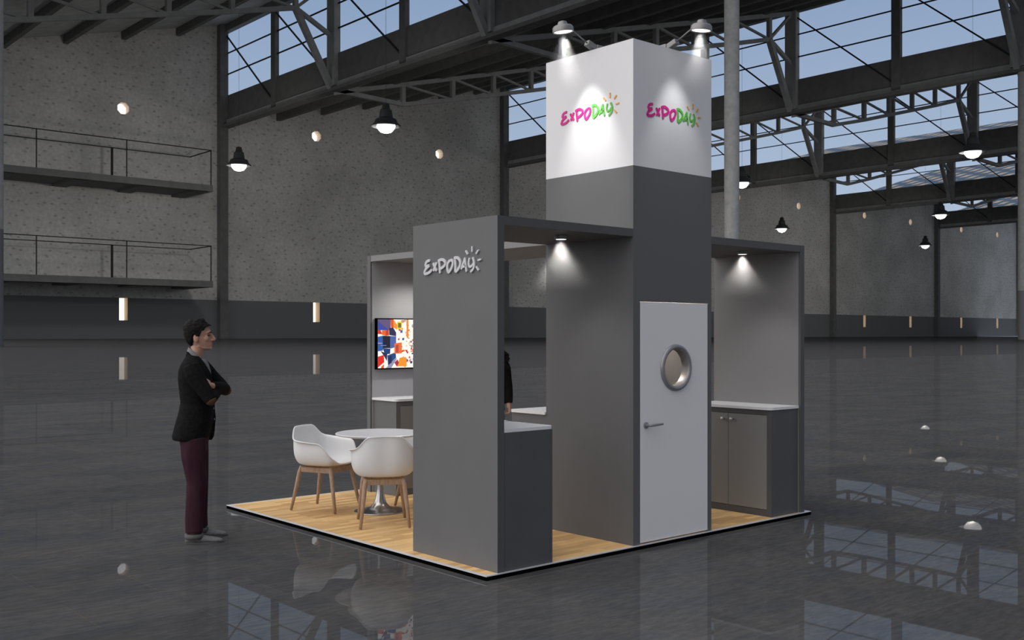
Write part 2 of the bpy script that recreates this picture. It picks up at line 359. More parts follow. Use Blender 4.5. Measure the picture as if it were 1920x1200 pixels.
# glazed sawtooth strips: window per column line
for n in range(0, 8):
    x = XN[0] + W * n; y0, y1 = YB, 24.4
    if n == 0: y1 = 46.4
    wo = struct('window_%d' % (win_n + 1 + n), 'long glazed sawtooth skylight strip on a dark steel girder')
    def hb(xa, xb, ya, yb, za, zb, name, m, par=wo):
        a = HP(xa, ya, za); b = HP(xb, yb, zb); return MB().box(a.x, b.x, min(a.y, b.y), max(a.y, b.y), a.z, b.z).obj(name, m, par)
    g = MB()
    for xa, xb, za, zb in ((x - .05, x + .35, 47.3, 52.4), (x - 1.2, x + .6, 45.5, 46.1), (x - .1, x + .5, 46.1, 47.3)):
        a = HP(xa, y1, za); b = HP(xb, y0, zb); g.box(a.x, b.x, a.y, b.y, a.z, b.z)
    g.obj('girder', 'steel', wo)
    a = HP(x - .35, y1, 45.9); b = HP(x - .1, y0, 47.2)
    MB().box(a.x, b.x, a.y, b.y, a.z, b.z).obj('girder_flange', 'steel2', wo)
    hb(x - .6, x + .6, y1, y0, 65.8, 67.4, 'head_beam', 'steel')
    ps = [YB - .8] + [p for p in POSTS if p >= y1]
    for i, p in enumerate(ps[1:]):
        thick = (i % 2 == 1); hw = 1.25 if thick else .85
        hb(x - (.9 if thick else .5), x + .4, p - hw, p + hw, 46.5, 66, 'post', 'steel2' if thick else 'steel')
    hb(x - .3, x + .3, YB - .55, YB, 46, 66, 'post', 'bar')
    for k in (1, 2):
        z = 52.4 + 13.4 * k / 3
        hb(x - .12, x + .12, y1, y0, z - .11, z + .11, 'glazing_bar', 'bar')
    for i in range(len(ps) - 1):
        MB().bar(HP(x - .2, ps[i], 65.6), HP(x - .2, ps[i + 1], 47.5), .26 * SC).obj('brace', 'bar', wo)
# sawtooth roof per bay with purlins and trusses
for n in range(0, 7):
    x = XN[0] + W * n; y1 = 24.4 if n else 46.4
    ce = bpy.data.objects.new('ceiling', None); COL.objects.link(ce); ce['kind'] = 'structure'; ce['label'] = 'dark sawtooth roof over one bay of the hall'
    a0 = HP(x + .4, YB + 2, roofz(.4)); a1 = HP(x + W, y1, roofz(W))
    th = 2.0 * SC
    MB().add([(a0.x, a0.y, a0.z), (a1.x, a0.y, a1.z), (a1.x, a1.y, a1.z), (a0.x, a1.y, a0.z)], [(0, 1, 2, 3)]).obj('roof_boards', 'roofunder', ce)
    MB().add([(a0.x, a0.y, a0.z + th), (a1.x, a0.y, a1.z + th), (a1.x, a1.y, a1.z + th), (a0.x, a1.y, a0.z + th),
              (a0.x, a0.y, a0.z + .05), (a1.x, a0.y, a1.z + .05), (a1.x, a1.y, a1.z + .05), (a0.x, a1.y, a0.z + .05)],
             [(0, 1, 2, 3), (0, 4, 5, 1), (2, 6, 7, 3), (1, 5, 6, 2), (0, 3, 7, 4)]).obj('roof_tiles', 'tiles', ce)
    for k in range(1, 7):
        dx = 11.2 * k + 1.5
        MB().bar(HP(x + dx, y1, roofz(dx) - .85), HP(x + dx, YB, roofz(dx) - .85), .9 * SC, 1.6 * SC).obj('purlin', 'steel', ce)
    for y in [p for i, p in enumerate(POSTS) if i % 2 == 1 and p >= y1]:
        t = MB(); bw = .75 * SC
        low = [(0, 45.9), (15, 45.5), (27, 48.2), (37.6, 50.8), (48, 53.3), (59, 56.0), (71, 59.1)]
        pts = [HP(x + dx, y, z) for dx, z in low]
        for p, q in zip(pts, pts[1:]): t.bar(p, q, bw)
        top = [HP(x + dx, y, roofz(dx) - 1.9) for dx, z in low] + [HP(x + W, y, roofz(W) - 1.9)]
        for p, q in zip(top, top[1:]): t.bar(p, q, bw)
        for i in range(1, 7): t.bar(pts[i], top[i], .8 * SC)
        for i in range(1, 6): t.bar(top[i], pts[i + 1], .4 * SC)
        t.bar(pts[6], HP(x + W - .6, y, 45.9), 1.0 * SC); t.bar(pts[6], HP(x + W - .6, y, 55.5), .7 * SC)
        t.bar(pts[6], HP(x + W - .5, y, 65.5), .5 * SC); t.bar(pts[0], top[1], .4 * SC)
        t.obj('truss', 'steel2', ce)
# free-standing round concrete columns
cl = {1: 'round concrete column rising behind the tall advertising tower', 2: 'round concrete column at the far side beside the sky-lit girders', 0: 'round concrete column nearest the gallery walkways'}
for n in (0, 1, 2):
    x = XN[0] + W * n; yy = {0: 72.4, 1: 68.36, 2: 67.75}[n]
    p = HP(x, yy, 0); zt = HP(0, 0, 45.6).z
    o = MB().loft([[(p.x + .88 * SC * math.cos(a * math.pi / 16), p.y + .88 * SC * math.sin(a * math.pi / 16), z) for a in range(32)] for z in (FZ, 9, 22, zt)]).obj('concrete_column', 'column', smooth=False)
    smooth_angle(o); tag(o, cl[n], 'column')
# gallery walkways on the first bay's wall
for zd, lb in ((30.4, 'upper steel gallery walkway with railing along the concrete wall'), (11.5, 'lower steel gallery walkway with railing just above the dark wall band')):
    g = thing('gallery_walkway', lb, 'walkway', HP(50, YB, zd))
    off = -HP(50, YB, zd)
    def wb(x0, x1, y0_, y1_, z0, z1, name, m):
        a = HP(x0, y0_, z0) + off; b = HP(x1, y1_, z1) + off; return MB().box(a.x, b.x, a.y, b.y, a.z, b.z).obj(name, m, g)
    wb(16, 85.4, 187, YB - .05, zd, zd + .35, 'deck', 'steel'); wb(16, 85.4, 186.7, 187, zd - .5, zd + .75, 'fascia', 'steel'); wb(85.3, 85.6, 187, YB - .05, zd - .5, zd + .75, 'fascia', 'steel2')
    for xb_ in (22, 35, 48, 60.5, 73, 84): wb(xb_ - 1.3, xb_ + 1.3, 188.5, YB - .05, zd - .45, zd, 'bracket', 'steel')
    for zz in (7.6,):
        wb(16, 85.3, 187, 187.2, zd + zz, zd + zz + .16, 'rail', 'bar')
    for xp in (20, 36.5, 52.5, 68.5, 85.2): wb(xp - .08, xp + .08, 187, 187.2, zd + .3, zd + 7.7, 'railing_post', 'bar')
    wb(16, 85.3, YB - 4, YB - 3.8, zd + 7.5, zd + 7.66, 'rail', 'bar'); wb(85.1, 85.3, 187, YB - 3.8, zd + 7.55, zd + 7.72, 'rail', 'bar')
    wb(69, 69.4, YB - 4, YB - 3.7, zd + .3, zd + 7.6, 'railing_post', 'bar')
# pendant lamps of the hall
PL = [((75.75, 112.3), 'large black pendant lamp hanging nearest the advertising tower, in front of the first girder', 1.), ((75.7, 156), 'black pendant lamp hanging beside the steel wall column near the galleries', 1.),
      ((156.25, 68.4), 'large bright pendant lamp hanging in front of the second sky-lit girder', 1.), ((235.1, 112.3), 'pendant lamp under the third sky-lit girder, just above the smallest pendant lamp', 1.),
      ((234.1, 156), 'small dark pendant lamp above the far display canopy', 1.), ((313.6, 156), 'smallest pendant lamp hanging low before the farthest wall corner', 1.),
      ((156.5, 112.3), 'pendant lamp half hidden behind the round column', 1.)]
def pendant(p, lb):
    q = HP(p[0], p[1], 30.2); g = thing('pendant_lamp', lb, 'lamp', q, 0, 'hall pendant lamps'); s = SC
    o = MB().lathe([(.25 * s, 3.2 * s), (.45 * s, 3.1 * s), (.58 * s, 2.4 * s), (.82 * s, 2.2 * s), (.95 * s, 1.2 * s), (1.45 * s, .95 * s), (1.6 * s, .5 * s), (2.05 * s, .12 * s), (2.05 * s, 0), (1.9 * s, 0), (1.5 * s, .4 * s)], n=24).obj('shade', 'pendant', g); smooth_angle(o)
    o = MB().lathe([(1.25 * s, .3 * s), (1.3 * s, 0), (1.2 * s, -.3 * s), (.8 * s, -.75 * s), (.25 * s, -.92 * s)], n=20).obj('bulb', 'bulb', g, smooth=True)
    light('wall_wash_light', 'SPOT', (0, 0, -1.3 * s), 32000, (1, .96, .90), g, shadow_soft_size=4., spot_size=R(160), spot_blend=.5, aim=(.15, 1, -1.3 * s + .12))  # added wall wash aimed at the back wall to brighten the dim hall
    dx = p[0] - (XN[0] + W * math.floor((p[0] - XN[0]) / W)); zz = 45.5 + max(0, dx - 15) * .245
    MB().bar((0, 0, 3.1 * s), (0, 0, (zz - 30.2) * s), .03 * s).obj('suspension_rod', 'pendant', g)
for p, lb, k in PL: pendant(p, lb)

# ------------------------------------------------------------------ the booth
# platform
pf = thing('platform', 'square booth platform of oak strip floor with black plinth edge', 'platform')
MB().box(.001, 3.991, .001, 3.966, FZ, -.005).obj('plinth', 'black', pf)
MB().box(.03, 3.962, .03, 3.937, -.004, 0).obj('wood_floor', 'wood', pf)
for a in ((0, 3.992, 0, .03), (0, 3.992, 3.937, 3.967), (0, .03, .03, 3.937), (3.962, 3.992, .03, 3.937)):
    o = MB().box(*a, -.006, 0).obj('edge_trim', 'alu', pf)
PX0, PX1, PY0, PY1, TX0, TX1, TY1, HH, TK = .1155, 3.905, .018, 1.02, 1.52, 2.505, 1.02, 2.5, .062
YE = 3.80
# side panels
p1 = thing('display_panel', 'grey upright booth panel carrying the pale raised lettering, nearest the front corner', 'panel', (PX0, PY0, 0))
MB().box(0, .004, 0, PY1 - PY0, 0, HH).obj('face', 'grey', p1); MB().box(.004, TK, 0, PY1 - PY0, 0, HH).obj('core', 'edge', p1)
p2 = thing('display_panel', 'booth panel behind the white counter top on the side away from the meeting table', 'panel', (PX1, PY0, 0))
MB().box(-TK, 0, 0, PY1 - PY0, 0, HH).obj('core', 'edge', p2); MB().box(-TK - .004, -TK, .02, PY1 - PY0, 0, HH - TK).obj('face', 'lightgrey', p2)
p3 = thing('display_panel', 'booth panel at the back carrying the colourful screen', 'panel', (TX0, YE, 0))
MB().box(0, 1.01, -TK, 0, 0, HH).obj('core', 'grey', p3); MB().box(.02, 1.0, -TK - .004, -TK, 0, HH - TK).obj('face', 'paleface', p3)
# canopies
c1 = thing('canopy', 'flat dark-edged canopy between the lettered panel and the tower', 'canopy', (PX0 + TK, PY0, HH - TK))
MB().box(0, TX0 - PX0 - TK - .001, 0, PY1 - PY0, 0, TK).obj('slab', 'edge', c1)
c2 = thing('canopy', 'flat dark-edged canopy beyond the white door', 'canopy', (TX1, PY0, HH - TK))
MB().box(.001, PX1 - TX1 - TK - .006, 0, PY1 - PY0, 0, TK).obj('slab', 'edge', c2)
c3 = thing('canopy', 'flat pale canopy running back from the tower to the screen panel', 'canopy', (TX0, TY1, HH - TK))
MB().box(0, 1.01, .001, YE - TK - TY1 - .006, 0, TK).obj('slab', 'lightgrey', c3)
# tower
tw = thing('booth_tower', 'tall square booth tower, grey below and white at the top, with a white door', 'tower', (TX0, PY0, 0))
TWX = TX1 - TX0; TWY = TY1 - PY0; WTK = .04; ZW = 3.0; ZT = 4.0
MB().box(0, WTK, WTK, TWY - WTK, 0, ZW).obj('wall_panel', 'grey', tw); MB().box(TWX - WTK, TWX, WTK, TWY - WTK, 0, ZW).obj('wall_panel', 'grey', tw)
MB().box(0, TWX, TWY - WTK, TWY, 0, ZW).obj('wall_panel', 'grey', tw)
DX0, DX1, DZ = 1.598 - TX0, 2.46 - TX0, 1.93
v, f = plate([(0, 0), (DX0, 0), (DX0, DZ), (DX1, DZ), (DX1, 0), (TWX, 0), (TWX, ZW), (0, ZW)], [], WTK)
MB().add([(a, WTK / 2 - c, b) for a, b, c in v], f).obj('front_panel', 'towerfront', tw)
hood = MB()
for a in ((0, WTK, 0, TWY), (TWX - WTK, TWX, 0, TWY), (WTK, TWX - WTK, 0, WTK), (WTK, TWX - WTK, TWY - WTK, TWY)): hood.box(*a, ZW, ZT)
hood.obj('white_hood', 'white', tw)
dr = bpy.data.objects.new('door', None); COL.objects.link(dr); dr.parent = tw; dr.location = (DX0, 0, 0)
DW = DX1 - DX0; PCX, PCZ, PR_ = 2.037 - TX0 - DX0, 1.395, .165
v, f = plate([(.006, .012), (DW - .006, .012), (DW - .006, DZ - .006), (.006, DZ - .006)], [circle(PCX, PCZ, PR_)], .04)
MB().add([(a, .021 - c, b) for a, b, c in v], f).obj('door_leaf', 'door', dr)
o = MB().lathe([(.150, .06), (.150, -.004), (.156, -.018), (.172, -.024), (.188, -.016), (.192, .0005), (.17, .003), (.165, .03), (.165, .06), (.150, .06)], n=56, cap=False)
o.v = [(x + PCX, z, PCZ + y) for x, y, z in o.v]; smooth_angle(o.obj('porthole_frame', 'ring', dr), 50)
gm = bpy.data.materials.new('porthole_glass'); gm.use_nodes = True
gn = gm.node_tree.nodes; gn.clear(); go = gn.new('ShaderNodeOutputMaterial'); gx = gn.new('ShaderNodeMixShader'); gt = gn.new('ShaderNodeBsdfTransparent'); gg = gn.new('ShaderNodeBsdfGlossy')
gg.inputs['Roughness'].default_value = .03; gt.inputs['Color'].default_value = (.93, .93, .93, 1); gx.inputs['Fac'].default_value = .05
gm.node_tree.links.new(gt.outputs[0], gx.inputs[1]); gm.node_tree.links.new(gg.outputs[0], gx.inputs[2]); gm.node_tree.links.new(gx.outputs[0], go.inputs[0])
o = MB().lathe([(.149, .046), (.149, .050)], n=48); o.v = [(x + PCX, z, PCZ + y) for x, y, z in o.v]; o.obj('porthole_glass', gm, dr)
h = MB(); HX, HZ = 1.668 - TX0 - DX0, .943
h.lathe([(.026, 0), (.026, -.008), (.020, -.011)], (0, 0, 0), 24)
h.v = [(x + HX, z, HZ + y) for x, y, z in h.v]
h.tube([(HX, -.008, HZ), (HX, -.045, HZ), (HX + .012, -.052, HZ), (HX + .05, -.054, HZ + .002), (HX + .10, -.054, HZ + .004), (HX + .145, -.054, HZ + .006)], [.010, .010, .0105, .0105, .010, .009], 14)
o = h.obj('door_handle', 'ring', dr); smooth_angle(o, 50)
# raised lettering: brush strokes
LET = {'E': [[(-.264, .025), (-.303, .017), (-.32, -.006), (-.31, -.018), (-.272, -.012)], [(-.272, -.015), (-.314, -.037), (-.332, -.063), (-.32, -.074), (-.275, -.067), (-.239, -.047)]],
       'X': [[(-.225, .002), (-.206, -.025), (-.181, -.06)], [(-.181, .005), (-.2, -.026), (-.219, -.059)]],
       'P': [[(-.149, .012), (-.145, -.028), (-.139, -.078)], [(-.164, .013), (-.118, .023), (-.08, .006), (-.078, -.017), (-.11, -.037), (-.136, -.043)]],
       'O': [[(-.013, .012), (-.043, -.007), (-.052, -.043), (-.036, -.074), (-.005, -.051), (.014, -.017), (.009, .007), (-.013, .012)]],
       'D': [[(.042, .015), (.046, -.031), (.044, -.077)], [(.029, .025), (.068, .026), (.101, -.002), (.098, -.034), (.073, -.062), (.045, -.077)]],
       'A': [[(.113, -.062), (.136, -.02), (.158, .021)], [(.156, .021), (.165, -.031), (.176, -.081)], [(.126, -.046), (.166, -.038)]],
       'Y': [[(.209, .017), (.199, -.018), (.206, -.043), (.230, -.044), (.256, -.024)], [(.245, .019), (.263, -.023), (.254, -.061), (.221, -.085)]]}
RAYS = [[(.164, .072), (.19, .043)], [(.238, .099), (.238, .058)], [(.31, .068), (.283, .041)], [(.34, 0), (.302, -.005)], [(.283, -.048), (.313, -.078)]]
def catmull(p, k=6):
    if len(p) < 3: return [Vector(p[0]).lerp(Vector(p[-1]), i / k) for i in range(k + 1)]
    closed = p[0] == p[-1]; out_ = []
    q = [Vector(a) for a in p]
    for i in range(len(q) - 1):
        a = q[i - 1] if i else (q[-2] if closed else q[0]); b = q[i]; c = q[i + 1]; d = q[i + 2] if i + 2 < len(q) else (q[1] if closed else q[-1])
        for j in range(k):
            t = j / k; out_.append(.5 * ((2 * b) + (c - a) * t + (2 * a - 5 * b + 4 * c - d) * t * t + (3 * b - a - 3 * c + d) * t ** 3))
    return out_ + [q[-1]]
def ribbon(mb, pts, w, d, xf, taper=True, lift=0):
    """a flat brush stroke with rounded ends, w wide and d thick, mapped to the wall by xf(u, v, depth)"""
    P = catmull(pts); L, Rr = [], []
    n = len(P)
    tot = sum((P[i + 1] - P[i]).length for i in range(n - 1)); s = 0
    for i, p in enumerate(P):
        if i: s += (P[i] - P[i - 1]).length
        t = (P[min(i + 1, n - 1)] - P[max(i - 1, 0)]).normalized(); nn = Vector((-t.y, t.x))
        k = 1.
        if taper:
            e = min(s, tot - s); k = math.sqrt(max(.12, min(1, (e + .004) / (w * .45))))
        L.append(p + nn * w / 2 * k); Rr.append(p - nn * w / 2 * k)
    vs = []; fs = []
    for i in range(n): vs += [xf(L[i].x, L[i].y, lift), xf(Rr[i].x, Rr[i].y, lift), xf(L[i].x, L[i].y, lift + d), xf(Rr[i].x, Rr[i].y, lift + d)]
    for i in range(n - 1):
        a, b = 4 * i, 4 * i + 4
        fs += [(a, b, b + 1, a + 1), (a + 2, a + 3, b + 3, b + 2), (a, a + 2, b + 2, b), (a + 1, b + 1, b + 3, a + 3)]
    fs += [(0, 1, 3, 2), (4 * n - 4, 4 * n - 2, 4 * n - 1, 4 * n - 3)]
    mb.add(vs, fs)
def logo(label, loc, rz, scale, d, w, cols):
    """local frame: u along +x, v up, the wall faces -y"""
    g = thing('logo_sign', label, 'sign', loc, rz)
    for k, ss in LET.items():
        m = MB()
        for i, s_ in enumerate(ss): ribbon(m, s_, w * (.8 if k in 'AY' else 1), d * scale, lambda u, v_, dd: (u * scale, -dd, v_ * scale), lift=0 if i == 0 else .0006)
        m.obj('letter', cols[0] if k in 'EXPO' else cols[1], g)
    for s_ in RAYS:
        m = MB(); ribbon(m, s_, w * .62, d * scale, lambda u, v_, dd: (u * scale, -dd, v_ * scale)); m.obj('ray', cols[2], g)
logo('pale grey raised brush lettering with sun rays on the grey front panel', (PX0 - .0005, .525, 2.2), -R(90), 1., .012, .0215, ('letter', 'letter', 'letter'))
logo('magenta and green brush lettering on the brighter tower side facing the lettered panel', (TX0 - .0005, .50, 3.515), -R(90), .985, .004, .0215, ('magenta', 'green', 'orange'))
logo('magenta and green brush lettering on the tower side above the white door', (2.017, PY0 - .0005, 3.49), 0, 1., .004, .0215, ('magenta', 'green', 'orange'))

# cabinets: local frame, front faces -y, back at y=0, width along x from 0
def rounded_rect(x0, x1, y0, y1, r, corners):
    pts = []
    for (cx, cy, a0), on in zip((((x1 - r), (y1 - r), 0), ((x0 + r), (y1 - r), 90), ((x0 + r), (y0 + r), 180), ((x1 - r), (y0 + r), 270)), corners):
        if on: pts += [(cx + r * math.cos(R(a0 + 90 * k / 6)), cy + r * math.sin(R(a0 + 90 * k / 6))) for k in range(7)]
        else: pts.append((cx + r * (1 if a0 in (0, 270) else -1), cy + r * (1 if a0 in (0, 90) else -1)))
    return pts
def cabinet(label, loc, rz, wd, dp, ov=.02, sidem='dark', frontm='front', ends=(.02, .02)):
    g = thing('storage_cabinet', label, 'cabinet', loc, rz)
    zt = .975
    MB().box(0, wd, -dp + .02, 0, 0, zt).obj('body', sidem, g, bevel=.002)
    fr = MB(); st = .05
    for a in ((0, st, 0, zt), (wd - st, wd, 0, zt), (st, wd - st, zt - .045, zt), (st, wd - st, 0, .06)): fr.box(a[0], a[1], -dp, -dp + .0195, a[2], a[3])
    fr.obj('front_frame', sidem, g)
    mid = wd / 2
    for s, (a, b) in ((1, (st + .003, mid - .002)), (-1, (mid + .002, wd - st - .003))):
        d = bpy.data.objects.new('door', None); COL.objects.link(d); d.parent = g; d.location = (0, -dp, 0)
        MB().box(a, b, .002, .0195, .063, zt - .049).obj('door_leaf', frontm, d, bevel=.0015)
        kx = (b - .05) if s > 0 else (a + .05)
        k = MB().lathe([(.008, 0), (.007, .016), (.016, .024), (.018, .032), (.012, .038), (.003, .039)], n=20, axis=(0, -1, 0), c=(kx, .002, .87)); k.obj('knob', 'steelknob', d, smooth=True)
    pts = rounded_rect(-ends[0], wd + ends[1], -dp - .02, 0, .05, (False, False, True, True))
    v, f = plate(pts, [], .024)
    MB().add([(a, b, .988 + c) for a, b, c in v], f).obj('worktop', 'worktop', g)
    return g
cabinet('dark cabinet with white top beyond the white door, two grey doors with knobs', (PX1 - TK - .005, PY1 - .01, 0), -R(90), PY1 - PY0 - .035, .423, ends=(0, .01))
cabinet('grey cabinet with white top under the colourful screen', (1.555, YE - TK - .005, 0), 0, .94, .42, sidem='grey', frontm='front')
cabinet('grey cabinet with white top behind the tower', (TX1 - .005, TY1 + .001, 0), R(180), .975, .45, sidem='grey', frontm='front')
cabinet('dark counter with grey-white top inside the lettered panel at the front corner', (PX0 + TK + .002, PY0 + .004, 0), R(90), .985, .468, ends=(0, .0))
lf = MB()
for i in range(5): lf.box(-.03, .03, -.05, .05, .0002 + .002 * i, .0022 + .002 * i)
o = lf.obj('leaflet_stack', 'paper'); o.location = (.580, .535, 1.0); o.rotation_euler = (0, 0, R(10)); tag(o, 'small white leaflet stack lying on the front corner counter', 'leaflets')

# TV screen
tv = thing('wall_screen', 'flat wall screen showing red, blue and orange cubes, above the back cabinet', 'screen', (1.568, YE - TK - .006, 1.295))
TVW, TVH = .925, .545
MB().box(0, TVW, -.045, 0, 0, TVH).obj('casing', 'black', tv, bevel=.004)
PAL = {}
def em(c, k=1.):
    key = (c, k)
    if key not in PAL:
        rgb = [((q / 255 + .055) / 1.055) ** 2.4 if q > 10 else q / 3000 for q in c]
        PAL[key] = mat('screen_colour', (.02, .02, .02), .3, emit=k, ecol=rgb)
    return PAL[key]
sm = MB(); smats = []
def quad(pts, c, lay, k=1.):
    mm = em(c, k)
    if mm not in smats: smats.append(mm)
    sm.add([(.012 + max(0, min(1, u)) * (TVW - .024), -.0452 - .00004 * lay, .014 + max(0, min(1, v)) * (TVH - .026)) for u, v in pts], [tuple(range(len(pts)))], smats.index(mm))
def Z(X, Y): return ((X - 135) / 790., (535 - Y) / 425.)
quad([(0, 0), (1, 0), (1, 1), (0, 1)], (255, 250, 240), 0)
rr = random.Random(3)
for i in range(120):                                  # the far small cubes
    u = rr.gauss(.46, .13); v_ = rr.random(); s = .012 + abs(u - .42) * .10 + rr.random() * .022
    if u < .28 or u > .98: continue
    c = rr.choice([(245, 150, 40), (220, 70, 40), (190, 50, 60), (70, 60, 120), (235, 110, 50), (255, 190, 90), (60, 90, 150), (240, 130, 50)])
    quad([(u, v_), (u + s * .8, v_ + .006), (u + s * .8, v_ + s * 1.5), (u, v_ + s * 1.4)], c, 1 + i * .03)
    if rr.random() < .6: quad([(u + s * .2, v_ + s * .35), (u + s * .6, v_ + s * .35), (u + s * .6, v_ + s * 1.1), (u + s * .2, v_ + s * 1.1)], rr.choice([(255, 250, 240), (60, 40, 60), (255, 210, 130)]), 1.01 + i * .03)
for i in range(26):                                   # large boxes of the far half
    u = .60 + rr.random() * .36; v_ = rr.random() * .92; s = .04 + rr.random() * .09
    c = rr.choice([(240, 120, 30), (215, 50, 35), (40, 80, 150), (60, 50, 100), (250, 170, 60), (30, 50, 110)])
    quad([(u, v_), (u + s, v_ + .01), (u + s, v_ + s * 1.4), (u, v_ + s * 1.3)], c, 5 + i * .05)
    quad([(u - s * .4, v_ + .03), (u, v_), (u, v_ + s * 1.3), (u - s * .4, v_ + s)], tuple(int(q * .6) for q in c), 5.02 + i * .05)
BIG = [([(135, 110), (278, 110), (278, 205), (135, 185)], (98, 84, 122)), ([(135, 125), (262, 205), (135, 205)], (58, 70, 160)),
       ([(278, 110), (312, 110), (312, 185), (280, 178)], (222, 84, 30)), ([(310, 110), (355, 160), (352, 200), (310, 182)], (250, 150, 50)),
       ([(352, 128), (407, 132), (405, 192), (352, 190)], (225, 215, 60)), ([(362, 140), (398, 142), (398, 182), (362, 182)], (120, 105, 40)),
       ([(135, 200), (165, 205), (185, 240), (135, 238)], (215, 50, 30)), ([(180, 207), (222, 205), (222, 252), (180, 245)], (235, 100, 30)), ([(222, 207), (258, 200), (260, 250), (222, 252)], (200, 60, 30)),
       ([(260, 185), (305, 180), (340, 225), (340, 257), (262, 247)], (42, 42, 78)), ([(135, 262), (192, 252), (192, 382), (135, 388)], (44, 92, 165)), ([(190, 252), (275, 255), (272, 362), (190, 362)], (20, 26, 46)),
       ([(273, 255), (340, 258), (340, 352), (272, 366)], (76, 98, 168)), ([(190, 362), (275, 366), (272, 412), (212, 416)], (28, 62, 122)), ([(165, 385), (240, 412), (236, 475), (210, 440)], (34, 46, 82)),
       ([(135, 435), (200, 420), (206, 482), (135, 530)], (226, 38, 30)), ([(172, 522), (205, 500), (200, 535), (172, 535)], (235, 90, 40)),
       ([(240, 425), (335, 398), (340, 452), (250, 520)], (30, 72, 135)), ([(225, 535), (330, 448), (348, 455), (285, 535)], (150, 150, 178)), ([(252, 440), (290, 425), (290, 490), (252, 505)], (24, 40, 80)),
       ([(320, 320), (405, 312), (405, 408), (320, 410)], (238, 112, 48)), ([(335, 335), (368, 330), (368, 402), (335, 402)], (188, 70, 62)),
       ([(355, 522), (380, 448), (455, 442), (462, 522)], (246, 150, 40)), ([(320, 490), (355, 460), (372, 490), (350, 526)], (170, 50, 60)), ([(458, 110), (482, 110), (482, 280), (462, 270)], (240, 140, 40)),
       ([(135, 315), (185, 316), (185, 320), (135, 320)], (250, 190, 120)), ([(165, 336), (230, 336), (230, 340), (165, 340)], (150, 170, 220))]
for i, (p, c) in enumerate(BIG): quad([Z(*q) for q in p], c, 8 + i * .3)
sm.obj('display', smats, tv)

# ------------------------------------------------------------------ spot lamps of the booth
def canopy_lamp(label, x, y, energy, size=100):
    g = thing('canopy_spot_lamp', label, 'lamp', (x, y, HH - TK), 0, 'spot lamps under the canopies')
    o = MB().lathe([(.052, 0), (.054, -.012), (.050, -.03), (.046, -.034), (.040, -.030)], n=28).obj('housing', 'lampgrey', g); smooth_angle(o)
    MB().lathe([(.039, -.0295), (.039, -.0335), (.02, -.0345)], n=24).obj('lens', 'bulb', g)
    light('spot', 'SPOT', (0, 0, -.05), energy, (1, .97, .93), g, spot_size=R(size), spot_blend=.9, shadow_soft_size=.03)
def haze_cone(label, loc, half, length, dens, axis=(0, 0, -1)):  # cone of haze added to give the lamp's beam a visible glow
    m = bpy.data.materials.new('lit_haze'); m.use_nodes = True; n = m.node_tree.nodes; l = m.node_tree.links; n.clear()
    o = n.new('ShaderNodeOutputMaterial'); v = n.new('ShaderNodeVolumeScatter'); l.new(v.outputs[0], o.inputs['Volume']); v.inputs['Color'].default_value = (1, 1, 1, 1)
    t = n.new('ShaderNodeTexCoord'); q = n.new('ShaderNodeSeparateXYZ'); l.new(t.outputs['Object'], q.inputs[0])
    def mth(op, a, b=None):
        k = n.new('ShaderNodeMath'); k.operation = op
        for i, x in enumerate((a, b)):
            if x is None: continue
            if isinstance(x, (int, float)): k.inputs[i].default_value = x
            else: l.new(x, k.inputs[i])
        return k.outputs[0]
    rho = mth('SQRT', mth('ADD', mth('MULTIPLY', q.outputs['X'], q.outputs['X']), mth('MULTIPLY', q.outputs['Y'], q.outputs['Y'])))
    rim = mth('ADD', mth('MULTIPLY', mth('ABSOLUTE', q.outputs['Z']), math.tan(half)), .035)
    side = mth('POWER', mth('MAXIMUM', mth('SUBTRACT', 1., mth('DIVIDE', rho, rim)), 0.), .8)
    down = mth('POWER', mth('MAXIMUM', mth('SUBTRACT', 1., mth('DIVIDE', mth('ABSOLUTE', q.outputs['Z']), length * .85)), 0.), 1.3)
    l.new(mth('MULTIPLY', mth('MULTIPLY', side, down), dens), v.inputs['Density'])
    a = .034; b_ = length * math.tan(half) + .034
    o = MB().lathe([(a, -.002), (b_, -length)], n=32).obj('light_haze', m); o.location = loc; o.rotation_euler = Vector((0, 0, -1)).rotation_difference(Vector(axis).normalized()).to_euler(); o['kind'] = 'stuff'; tag(o, label, 'haze'); return o
canopy_lamp('round spot lamp under the canopy beside the lettered panel', 1.014, .311, 26)
canopy_lamp('round spot lamp under the canopy beyond the white door', 3.314, .29, 26)
canopy_lamp('round spot lamp under the rear canopy beside the tower', 1.93, 1.36, 26)
canopy_lamp('round spot lamp under the rear canopy before the screen', 2.02, 3.25, 40, 150)
